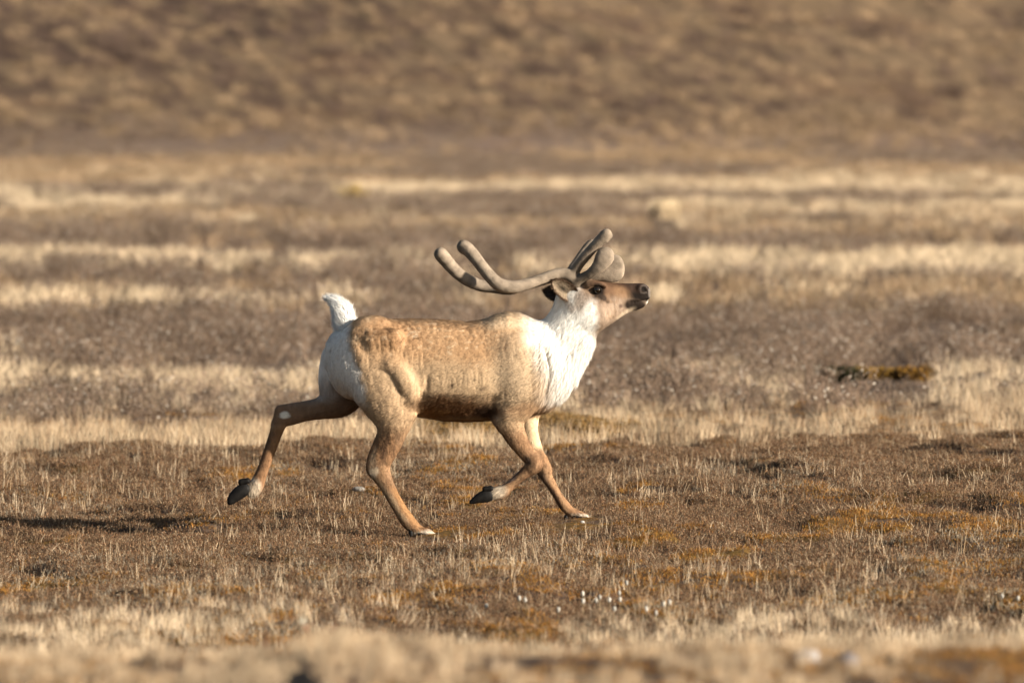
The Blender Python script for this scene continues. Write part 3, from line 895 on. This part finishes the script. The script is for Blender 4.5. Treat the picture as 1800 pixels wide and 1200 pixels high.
# ---- tail
TF = Field((-1.12, -.08, 1.0), (-.8, .08, 1.34), .005)
TF.tube([(612, 590, 0, 17, .045), (607, 572, 0, 16, .045), (603, 554, 0, 14.5, .04), (597, 541, 0, 11, .03), (589, 532, 0, 6.5, .02), (581, 528, 0, 3, .01)], k=.01)
TV, TFc = TF.mesh(); TN = vnormals(TV, TFc)
tail = link('tail', mesh_np('tail', TV, TFc, np.tile([.84, .80, .74], (len(TV), 1)), smooth=True), M_coat, caribou)
n = 14000
P, fi, w4 = sample_surface(TV, TFc, n, lambda c: np.ones(len(c)))
N = (TN[TFc[fi]] * w4[:, :, None]).sum(1); N /= np.linalg.norm(N, axis=1)[:, None]
px, py = pxy(P)
D = np.stack([np.where(py < 545, -.9, -.35), 0 * px, np.where(py < 545, .45, 1.0)], 1)
fur('tail_fur', P, N, D, .030 + .045 * rng.random(n)**2, np.full(n, .0024), np.tile([.88, .85, .80], (n, 1)), M_fur, tail, lift=.5, jit=.24, cj=.12, nj=.3, cl=.45)

# ------------------------------------------------------------------ plants: prototypes (mesh only) and scattering
def ribbons(specs):
    """specs: list of (points (k,3), width0, width1, colour, facing angle)"""
    V = []; F = []; C = []
    for pts, w0, w1, col, ang in specs:
        s = np.array([math.cos(ang), math.sin(ang), 0]); k = len(pts); b = len(V)
        for i, p in enumerate(pts):
            ww = w0 + (w1 - w0) * i / (k - 1)
            V.append(p - s * ww / 2); V.append(p + s * ww / 2)
            sh = 1.0
            C.append(col * sh); C.append(col * sh)
        for i in range(k - 1):
            a = b + 2 * i
            F.append((a, a + 1, a + 3, a + 2))
    return np.array(V), np.array(F), np.array(C)

def pal(cols, j=.15):
    c = np.array(random.choice(cols)); return np.clip(c * (1 + j * random.uniform(-1, 1)), 0, 1)

def proto_grass(nb, h, rad, wdt, cols, lean=.35, bend=.3, segs=3):
    sp = []
    for _ in range(nb):
        a = random.uniform(0, 2 * math.pi); r = rad * math.sqrt(random.random())
        base = np.array([r * math.cos(a), r * math.sin(a), -.01])
        hh = h * random.uniform(.55, 1.1); la = random.uniform(0, 2 * math.pi); le = abs(random.gauss(0, lean)); be = random.uniform(0, bend)
        dirv = np.array([math.cos(la), math.sin(la), 0])
        pts = [base + np.array([0, 0, 1]) * hh * t * (1 - .15 * be * t) + dirv * hh * (le * t + be * t * t) for t in np.linspace(0, 1, segs + 1)]
        sp.append((pts, wdt, wdt * .35, pal(cols), random.uniform(-.6, .6)))
    return ribbons(sp)

def proto_heath(nst, h, rad, cols, leafcols, leaf=.006, nl=7):
    sp = []
    for _ in range(nst):
        a = random.uniform(0, 2 * math.pi); r = rad * math.sqrt(random.random())
        base = np.array([r * math.cos(a), r * math.sin(a), -.012])
        hh = h * random.uniform(.5, 1.1); la = random.uniform(0, 2 * math.pi); le = random.uniform(0, .8)
        dv = np.array([math.cos(la), math.sin(la), 0])
        top = base + np.array([0, 0, hh]) + dv * hh * le
        sp.append(([base, (base + top) / 2 + dv * .003, top], .0022, .0014, pal(cols), random.uniform(0, 3.1)))
        for i in range(nl):
            t = random.uniform(.3, 1.05); p = base + (top - base) * t
            d = np.array([random.gauss(0, 1), random.gauss(0, 1), random.gauss(.5, .7)]); d /= np.linalg.norm(d)
            sp.append(([p, p + d * leaf * random.uniform(.8, 1.8)], leaf * .7, leaf * .35, pal(leafcols, .3), random.uniform(0, 3.1)))
    return ribbons(sp)

def proto_shrub(nst, h, rad, cols, budcols, wd=.006, nb=5):
    sp = []
    for _ in range(nst):
        a = random.uniform(0, 2 * math.pi); r = rad * random.random()
        base = np.array([r * .4 * math.cos(a), r * .4 * math.sin(a), -.02])
        hh = h * random.uniform(.5, 1.1)
        dv = np.array([math.cos(a), math.sin(a), 0]) * r + np.array([random.gauss(0, .04), random.gauss(0, .04), 0])
        mid = base + np.array([0, 0, hh * .5]) + dv * .35; top = base + np.array([0, 0, hh]) + dv
        sp.append(([base, mid, top], wd, wd * .5, pal(cols), random.uniform(-.8, .8)))
        for i in range(nb):
            t = random.uniform(.35, 1); p = mid + (top - mid) * t
            d = np.array([random.gauss(0, 1), random.gauss(0, 1), random.uniform(.2, 1.4)]); d *= h * .22 / np.linalg.norm(d)
            sp.append(([p, p + d], wd * .6, wd * .4, pal(cols), random.uniform(-.8, .8)))
            q = p + d * random.uniform(.5, 1)
            e = np.array([random.gauss(0, 1), 0, random.gauss(0, 1)]); e *= .012 / (np.linalg.norm(e) + 1e-6)
            sp.append(([q, q + e], .014, .007, pal(budcols, .3), random.uniform(-.8, .8)))
    return ribbons(sp)

def make_protos(name, gens, mat):
    c = bpy.data.collections.new(name)
    for g in gens:
        V, F, C = g
        me = mesh_np(name, V, F, C)
        me.materials.append(mat)
        o = bpy.data.objects.new(name, me)
        c.objects.link(o)
    return c

def at_feet(x, y):
    return np.maximum(np.exp(-((x + .46) / .2)**4 - ((y + .62) / .65)**4), np.exp(-((x - .38) / .2)**4 - ((y + .38) / .65)**4))
def gap(x, y):
    d = y + CAM_D; px = 900 + x * FPX / d
    return ((px > 1430) & (px < 1645) & (d > 63.5) & (d < 71)) | ((px > 1125) & (px < 1210) & (d > 118) & (d < 137))
def scatter(name, pts, coll, scale, label, tilt=.12):
    g = ~(gap(pts[:, 0], pts[:, 1]) & (rng.random(len(pts)) < 1.1)); pts = pts[g]; scale = np.asarray(scale)[g]
    scale = np.asarray(scale) * (1 - .68 * at_feet(pts[:, 0], pts[:, 1]))
    """one stuff object: points + geometry nodes instancing of the prototypes"""
    n = len(pts)
    me = bpy.data.meshes.new(name)
    me.vertices.add(n); me.vertices.foreach_set('co', pts.astype(np.float32).ravel())
    at = me.attributes.new('rot', 'FLOAT_VECTOR', 'POINT')
    rot = np.stack([rng.normal(size=n) * tilt, rng.normal(size=n) * tilt, rng.uniform(-.5, .5, n) + np.pi * rng.integers(0, 2, n)], 1).astype(np.float32)
    at.data.foreach_set('vector', rot.ravel())
    at = me.attributes.new('scl', 'FLOAT', 'POINT'); at.data.foreach_set('value', np.asarray(scale, np.float32))
    at = me.attributes.new('pick', 'INT', 'POINT'); at.data.foreach_set('value', rng.integers(0, len(coll.objects), n).astype(np.int32))
    o = link(name, me)
    ng = bpy.data.node_groups.new(name, 'GeometryNodeTree')
    ng.interface.new_socket('Geometry', in_out='INPUT', socket_type='NodeSocketGeometry')
    ng.interface.new_socket('Geometry', in_out='OUTPUT', socket_type='NodeSocketGeometry')
    gi = ng.nodes.new('NodeGroupInput'); go = ng.nodes.new('NodeGroupOutput')
    ip = ng.nodes.new('GeometryNodeInstanceOnPoints'); ci = ng.nodes.new('GeometryNodeCollectionInfo')
    ci.inputs['Collection'].default_value = coll
    ci.inputs['Separate Children'].default_value = True; ci.inputs['Reset Children'].default_value = True
    ip.inputs['Pick Instance'].default_value = True
    def na(t, nm):
        a = ng.nodes.new('GeometryNodeInputNamedAttribute'); a.data_type = t; a.inputs['Name'].default_value = nm; return a
    ra, sa, pa = na('FLOAT_VECTOR', 'rot'), na('FLOAT', 'scl'), na('INT', 'pick')
    e2r = ng.nodes.new('FunctionNodeEulerToRotation')
    L = ng.links.new
    L(gi.outputs[0], ip.inputs['Points']); L(ci.outputs[0], ip.inputs['Instance'])
    L(ra.outputs[0], e2r.inputs[0]); L(e2r.outputs[0], ip.inputs['Rotation'])
    L(sa.outputs[0], ip.inputs['Scale']); L(pa.outputs[0], ip.inputs['Instance Index'])
    L(ip.outputs[0], go.inputs[0])
    md = o.modifiers.new('scatter', 'NODES'); md.node_group = ng
    tag(o, label, kind='stuff')
    return o

def points(d0, d1, dens, wfun=None):
    """random ground points between distances d0,d1 with density per m2 at weight 1"""
    n = int((d1 - d0) * (hw(d0) + hw(d1)) * dens)
    u = rng.random(n)
    a, b = hw(d0), hw(d1)
    d = d0 + (d1 - d0) * (np.sqrt(a * a + u * (b * b - a * a)) - a) / (b - a)
    x = (rng.random(n) * 2 - 1) * hw(d)
    y = d - CAM_D
    if wfun is not None:
        k = rng.random(n) < wfun(x, y)
        x, y = x[k], y[k]
    return np.stack([x, y, terrain(x, y)], 1)

STRAW = [(.46, .335, .205), (.52, .395, .255), (.38, .265, .16), (.31, .21, .13), (.57, .455, .315)]
HSTRAW = [(.29, .20, .12), (.24, .16, .092), (.34, .245, .15), (.19, .125, .075)]
HB = [(.15, .10, .065), (.12, .08, .05), (.24, .17, .11)]
HL = [(.19, .095, .055), (.14, .07, .042), (.26, .14, .075), (.33, .205, .115), (.06, .035, .022), (.42, .295, .18), (.25, .135, .065), (.19, .09, .052), (.10, .058, .034), (.22, .115, .06), (.55, .44, .32)]
ML = [(.42, .20, .04), (.33, .14, .03), (.50, .28, .07), (.22, .10, .03), (.36, .23, .07), (.13, .065, .025)]
GL = [(.30, .27, .22), (.22, .19, .15), (.40, .36, .29), (.14, .11, .09)]
SB = [(.21, .145, .10), (.155, .105, .072), (.26, .185, .13), (.11, .075, .055)]
c_heath = make_protos('heath_sprig', [proto_heath(13, .036, .045, HB, HL, .0042, 8) for _ in range(8)], M_heath)
c_moss = make_protos('moss_tuft', [proto_heath(18, .024, .045, ML, ML, .0042, 7) for _ in range(6)], M_heath)
c_lich = make_protos('lichen_tuft', [proto_heath(12, .032, .05, GL, GL, .004, 6) for _ in range(5)], M_heath)
c_stalk = make_protos('dry_stalk', [proto_grass(random.choice((1, 1, 1, 2, 3)), .12, .02, .0028, STRAW[:2] + STRAW[4:], .10, .12) for _ in range(10)], M_plant)
c_litter = make_protos('grass_litter', [proto_grass(7, .045, .05, .0026, STRAW, 1.3, .6) for _ in range(6)], M_plant)
c_grass = make_protos('grass_tuft', [proto_grass(32, .14, .08, .003, STRAW, .18, .25) for _ in range(7)], M_plant)
c_pgrass = make_protos('pale_grass_tuft', [proto_grass(32, .14, .08, .0034, [(.57, .445, .30), (.50, .385, .25), (.62, .50, .36), (.42, .31, .20)], .18, .25) for _ in range(5)], M_plant)
c_grassf = make_protos('far_grass_tuft', [proto_grass(44, .17, .24, .008, STRAW, .25, .3, 2) for _ in range(6)], M_plant)
c_hillgrass = make_protos('hill_grass_tuft', [proto_grass(40, .19, .24, .010, HSTRAW, .25, .3, 2) for _ in range(6)], M_plant)
c_hillshrub = make_protos('hill_shrub', [proto_shrub(24, .24, .24, [(.12, .08, .065), (.09, .06, .05), (.16, .11, .08)], [(.14, .10, .07)]) for _ in range(5)], M_plant)
c_shrub = make_protos('dwarf_birch', [proto_shrub(24, .24, .24, SB, [(.50, .45, .38), (.15, .11, .08), (.16, .11, .08), (.2, .15, .11), (.12, .085, .06), (.17, .12, .09), (.14, .1, .07)]) for _ in range(7)], M_plant)  # palest bud colour paints bright specular spots among the brown buds

def nmix(x, y, sx, sy, s): return fbm(x * sx, y * sy, 0, s, 3)
heath_w = lambda x, y: np.clip(1 - .8 * sm(dcrest(x) + 0, dcrest(x) + 8, y + CAM_D) - 1.1 * sm(.5, 1.0, hummock(x, y)) * sm(-.15, .15, nmix(x, y, .7, .35, 121)), .08, 1)
p = points(34, 66, 560, heath_w)
scatter('heath', p, c_heath, rng.uniform(.7, 1.35, len(p)), 'low reddish brown heath covering the flat ground')
p = points(33, 64, 300, lambda x, y: np.clip(sm(.5, 1.0, hummock(x, y)) * sm(-.15, .15, nmix(x, y, .7, .35, 121)) + .5 * sm(.15, .35, nmix(x, y, 2.0, 1.0, 127)), 0, 1) * (1 - .7 * sm(dcrest(x), dcrest(x) + 4, y + CAM_D)))
scatter('moss', p, c_moss, rng.uniform(.6, 1.3, len(p)), 'orange and ochre moss among the heath')
p = points(33, 62, 150, lambda x, y: sm(.12, .35, nmix(x, y, .8, .35, 501)))
scatter('lichen', p, c_lich, rng.uniform(.6, 1.3, len(p)), 'pale grey lichen tufts between heath and moss')
p = points(33, 62, 60, lambda x, y: .4 + .5 * nmix(x, y, .5, .2, 511))
scatter('grass_litter', p, c_litter, rng.uniform(.7, 1.5, len(p)), 'fallen bleached grass blades on the heath')
p = points(34, 60, 100, lambda x, y: np.clip(.28 + 1.0 * nmix(x, y, .9, .4, 521), .03, 1) * (1 - .8 * np.exp(-((x) / 1.2)**2 - ((y + .6) / .7)**2)))
scatter('dry_stalks', p, c_stalk, rng.uniform(.4, 1.05, len(p)), 'thin straw coloured stalks standing in the heath')
p = points(38, 62, 1.0)
scatter('tall_stalks', p, make_protos('tall_stalk', [proto_grass(random.choice((1, 2, 3)), .24, .03, .003, STRAW, .10, .15, 4) for _ in range(8)], M_plant), rng.uniform(.4, .9, len(p)), 'scattered taller dry stalks over the heath')
# dense pale grass strip in front, and the grass beyond the terrace lip
p = points(33.0, 39.5, 95, lambda x, y: sm(39.2, 36.2, y + CAM_D) if False else (1 - sm(34.3, 38.2, y + CAM_D + .9 * nmix(x, y, .8, .5, 531))) * np.clip(.75 + nmix(x, y, 1.1, .6, 532), .15, 1))
scatter('foreground_grass', p, c_pgrass, rng.uniform(.3, .8, len(p)), 'pale dry grass in a blurred strip at the bottom')
p = points(52, 76, 34, lambda x, y: cover(x, y)['grass'] * np.clip(.55 + 1.1 * nmix(x, y, .4, .25, 541), .08, 1))
p = p[rng.random(len(p)) > .93 * np.exp(-np.abs((p[:, 0] - .12) / .95)**4 - ((p[:, 1] + CAM_D - 57.0) / 1.5)**4)]
k = rng.random(len(p)) < sm(60, 64, p[:, 1] + CAM_D)
scatter('pale_meadow_grass', p[k], c_pgrass, rng.uniform(.7, 1.4, k.sum()), 'continuous pale strip of dry grass behind the running animal')
p = p[~k]
scatter('meadow_grass', p, c_grass, rng.uniform(.6, 1.35, len(p)), 'dry tan grass growing just beyond the heath')
p = points(70, 246, 5.0, lambda x, y: cover(x, y)['grass'] * np.clip(.7 + .9 * nmix(x, y, .15, .12, 551), .1, 1))
def pale(x, y):
    D = cover(x, y)['D']
    b = lambda a, c, f: sm(a - f, a + f, D) * (1 - sm(c - f, c + f, D))
    return np.clip(1.3 * b(98, 110, 1.0) + .8 * b(86, 90, .8) * sm(3, -2, x) + b(146, 172, 6) * sm(3, -3, x) * .9 + .55 * b(140, 185, 8) * sm(-2, 3, x) + b(40, 70, 2) + .25, 0, 1) * (1 - sm(196, 212, y + CAM_D))
k = rng.random(len(p)) < pale(p[:, 0], p[:, 1])
c_grassp = make_protos('pale_far_tuft', [proto_grass(44, .17, .24, .009, [(.49, .38, .255), (.43, .33, .215), (.54, .43, .30)], .25, .3, 2) for _ in range(5)], M_plant)
scatter('distant_grass', p[k], c_grassp, rng.uniform(.6, 1.3, k.sum()), 'bands of pale blurred grass across the plain')
scatter('brown_grass', p[~k], c_hillgrass, rng.uniform(.6, 1.3, (~k).sum()), 'darker brown blurred grass between the pale bands')
p = points(60, 246, 6.5, lambda x, y: cover(x, y)['shrub'] * np.clip(.65 + 1.2 * nmix(x, y, .5, .15, 581), .1, 1))
scatter('dwarf_shrubs', p, c_shrub, rng.uniform(.5, 1.25, len(p)), 'bands of low grey brown leafless shrubs on the plain')
# hill cover
def hillpts(dens, wf):
    p = points(243, 300, dens, wf); return p
hx = lambda x, y: x + .3 * (y + CAM_D - 236)
p = hillpts(2.6, lambda x, y: sm(-.05, .3, -fbm(hx(x, y) * 2.6, (y + CAM_D) * .6, 0, 141, 4, .6)))
scatter('hill_grass', p, c_hillgrass, rng.uniform(.7, 1.5, len(p)), 'dry tussock grass on the hillside')
p = hillpts(2.2, lambda x, y: sm(.0, .35, fbm(hx(x, y) * 2.6, (y + CAM_D) * .6, 0, 141, 4, .6)))
scatter('hill_shrubs', p, c_hillshrub, rng.uniform(.8, 1.8, len(p)), 'dark low shrubs scattered on the hillside')
# short cover on the foreground rise
off_hollow_shade = lambda x, y: 1 - np.exp(-((x + .648) / .07)**4 - ((y + CAM_D - 24.5) / 1.0)**4)
p = points(22, 30.5, 60, lambda x, y: .9 * off_hollow_shade(x, y))
scatter('foreground_heath', p, c_heath, rng.uniform(.6, 1.0, len(p)), 'blurred low heath on the nearest rise')
p = points(22, 30, 130, lambda x, y: sm(-.1, .2, nmix(x, y, 1.4, .8, 561) + .3 * sm(.2, 1.2, x)))
scatter('foreground_moss', p, c_moss, rng.uniform(.7, 1.3, len(p)), 'blurred ochre moss on the nearest rise')
p = points(22, 31, 110, lambda x, y: np.clip(nmix(x, y, 1.3, .8, 571) + .45 + .8 * np.exp(-((x + .55) / .4)**2), 0, 1) * off_hollow_shade(x, y))
scatter('nearest_grass', p, c_grass, rng.uniform(.25, .6, len(p)), 'short blurred grass on the nearest rise')

# ------------------------------------------------------------------ single things
def gpoint(px, d):
    x = (px - 900) * d / FPX; y = d - CAM_D
    return x, y, float(terrain(np.array([x]), np.array([y]))[0])
def d_of(py): return CAM_H * FPX / (py - HOR)

def d_hit(px, py, h=0.0, a=50.0, b=230.0):
    """distance at which a point h above the ground shows at height py"""
    for _ in range(40):
        m = (a + b) / 2; z = gpoint(px, m)[2] + h
        if HOR + (CAM_H - z) * FPX / m > py: a = m
        else: b = m
    return m
def stone(px, d, rx, ry, rz, col, label, seed, sink=.2):
    x, y, z = gpoint(px, d)
    me = uvsphere(1, 1, 1, 1, 28, 18)
    n = len(me.vertices); co = np.zeros(n * 3); me.vertices.foreach_get('co', co); co = co.reshape(-1, 3)
    k = 1 + .22 * fbm(co[:, 0] * 1.3 + seed, co[:, 1] * 1.3, co[:, 2] * 1.3, seed, 3)
    co = co * k[:, None]; co = np.sign(co) * np.abs(co)**.85 * np.array([rx, ry, rz])
    me.vertices.foreach_set('co', co.ravel())
    at = me.color_attributes.new('Col', 'FLOAT_COLOR', 'POINT')
    c4 = np.ones((n, 4)); c4[:, :3] = np.array(col) * (1 + .3 * fbm(co[:, 0] * 40, co[:, 1] * 40, co[:, 2] * 40, seed + 9, 3))[:, None]
    at.data.foreach_set('color', c4.ravel()); me.update()
    o = link('stone', me, M_stone); o.location = (x, y, z + rz * (1 - 2 * sink) )
    tag(o, label, 'stone'); return o
stone(630, d_of(870), .038, .04, .018, (.20, .18, .155), 'flat pale stone lying in the heath between the hind legs', 3)
stone(1024, d_of(932), .012, .012, .010, (.40, .37, .33), 'tiny white stone just below the planted front hoof', 5)
stone(1420, 26.2, .040, .05, .030, (.33, .32, .32), 'blurred white stone at the bottom right edge', 7)
stone(1492, 26.0, .036, .05, .034, (.13, .125, .14), 'blurred dark grey stone at the bottom right edge', 8)

def cotton(px, py_head, h, label, grp=None, kdx=0):
    d = None
    # stand it where its foot is h below the head
    lo, hi = 36.0, 52.0
    for _ in range(30):
        mid = (lo + hi) / 2; x, y, z = gpoint(px, mid)
        v = HOR + (CAM_H - z - h) * FPX / mid
        if v > py_head: lo = mid
        else: hi = mid
    x, y, z = gpoint(px, mid)
    t = bpy.data.objects.new('cotton_grass', None); COL.objects.link(t); t.location = (x, y, z)
    lean = random.uniform(-.12, .12)
    sp = [([np.array([0, 0, -.01]), np.array([lean * h * .4, 0, h * .5]), np.array([lean * h, 0, h])], .0035, .002, np.array([.42, .33, .20]), 0.0),
          ([np.array([0, 0, -.01]), np.array([lean * h * .4, 0, h * .5]), np.array([lean * h, 0, h])], .0035, .002, np.array([.42, .33, .20]), 1.57)]
    V, F, C = ribbons(sp)
    link('stem', mesh_np('stem', V, F, C), M_plant, t)
    # seed head: woolly egg of fine strands round a core
    F_ = np.array([(0, 0, 0)]); m = uvsphere(1, .007, .007, .0115, 12, 8)
    n = len(m.vertices); co = np.zeros(n * 3); m.vertices.foreach_get('co', co); co = co.reshape(-1, 3)
    co += (co / (np.linalg.norm(co, axis=1)[:, None])) * (.003 * rng.random(n))[:, None] + np.array([lean * h, 0, h + .006])
    m.vertices.foreach_set('co', co.ravel())
    at = m.color_attributes.new('Col', 'FLOAT_COLOR', 'POINT'); c4 = np.ones((n, 4)); c4[:, :3] = np.array([.46, .43, .375]) * rng.uniform(.75, 1.05, n)[:, None]
    at.data.foreach_set('color', c4.ravel()); m.update()
    link('seed_head', m, M_plant, t)
    tag(t, label, 'cotton grass', grp)
heads = [(911, 1054), (925, 1057), (982, 1074), (1022, 1046), (1026, 1059), (1051, 1058), (1057, 1052), (1071, 1057), (1079, 1073), (1089, 1045), (1093, 1056), (1138, 1073), (1155, 1080), (1169, 1064), (1175, 1061)]
for i, (a, b) in enumerate(heads):
    cotton(a, b, .07, 'white headed cotton grass stem in the loose patch near the bottom centre', 'cotton grass heads at the bottom centre')
cotton(857, 1068, .05, 'lone white cotton grass head in a dark hollow left of the cotton grass patch')
cotton(1104, 1027, .06, 'white cotton grass head standing highest, behind the cotton grass patch')
cotton(1763, 1050, .07, 'left one of two white cotton grass heads at the right edge')
cotton(1789, 1054, .06, 'right one of two white cotton grass heads at the right edge')

def clump(name, px, d, gen, s, label, cat, mat=M_plant):
    x, y, z = gpoint(px, d)
    V, F, C = gen
    o = link(name, mesh_np(name, V, F, C), mat); o.location = (x, y, z); o.scale = (s, s, s)
    tag(o, label, cat); return o
clump('tussock', 1168, d_hit(1168, 386, 0, 100, 230), proto_grass(260, .36, .26, .022, [(.82, .66, .44), (.74, .58, .37)], .2, .2), 1.0, 'bright pale grass tussock on the plain right of the antlers', 'tussock')
clump('bush', 622, d_hit(622, 362, 0, 100, 230), proto_shrub(60, .36, .28, [(.34, .23, .08), (.40, .28, .10)], [(.48, .34, .12)], .014, 6), 1.1, 'small yellowish bush on the plain above the tail', 'bush')
clump('moss_cushion', 1475, d_hit(1475, 666, .02, 58, 90), proto_heath(520, .12, .20, [(.03, .032, .018)], [(.035, .038, .02), (.06, .052, .022)], .022, 8), 1, 'dark green moss cushion at left end of the ochre mosses', 'moss cushion', M_heath)
clump('moss_cushion', 1545, d_hit(1545, 664, .02, 58, 90), proto_heath(620, .10, .27, [(.20, .12, .03)], [(.30, .17, .03), (.22, .13, .03), (.12, .08, .03)], .022, 8), 1, 'ochre moss cushion beside the dark green one', 'moss cushion', M_heath)
clump('moss_cushion', 1605, d_hit(1605, 664, .02, 58, 90), proto_heath(420, .11, .16, [(.18, .10, .03)], [(.34, .18, .03), (.10, .06, .03)], .022, 8), 1, 'ochre and brown moss cushion at right end of the row', 'moss cushion', M_heath)
# dense moss on the mound behind the belly
n = 5000
xm = .12 + np.clip(rng.normal(size=n) * .45, -.9, .9); dm = 57.0 + rng.normal(size=n) * .5
pm = np.stack([xm, dm - CAM_D, terrain(xm, dm - CAM_D)], 1)
c_mm = make_protos('mound_moss_tuft', [proto_heath(14, .035, .05, ML, [(.26, .155, .06), (.18, .12, .05), (.11, .075, .035), (.32, .19, .06), (.25, .18, .10)], .007, 6) for _ in range(4)], M_heath)
scatter('mound_moss', pm, c_mm, rng.uniform(.8, 1.5, n), 'olive and orange moss on the low mound behind the front legs')
# foreground twigs out of focus
def twig(px, d, h, lean, label, tipcol):
    sp = []
    top = np.array([lean * h, 0, h])
    for a in (0, 1.57): sp.append(([np.array([0, 0, -.02]), top * .5 + np.array([.01, 0, 0]), top], .006, .004, np.array([.22, .11, .07]), a))
    for i in range(26):
        t = random.uniform(.1, 1); p = top * t; e = np.array([random.gauss(0, .012), random.gauss(0, .01), random.uniform(.005, .03)])
        col = np.array(tipcol) if t > .75 else np.array([.24, .12, .07])
        sp.append(([p, p + e], .009, .006, col, random.uniform(-.7, .7)))
    clump('withered_plant', px, d, ribbons(sp), 1, label, 'plant')
twig(462, 29.5, .27, .03, 'blurred reddish withered stem with pale tip, left of the other near stems', (.55, .50, .40))
twig(575, 29.8, .33, .12, 'tallest blurred reddish withered stem near the bottom centre left', (.5, .42, .33))
twig(560, 29.2, .24, -.25, 'blurred withered stem leaning left beside the tallest one', (.5, .47, .38))
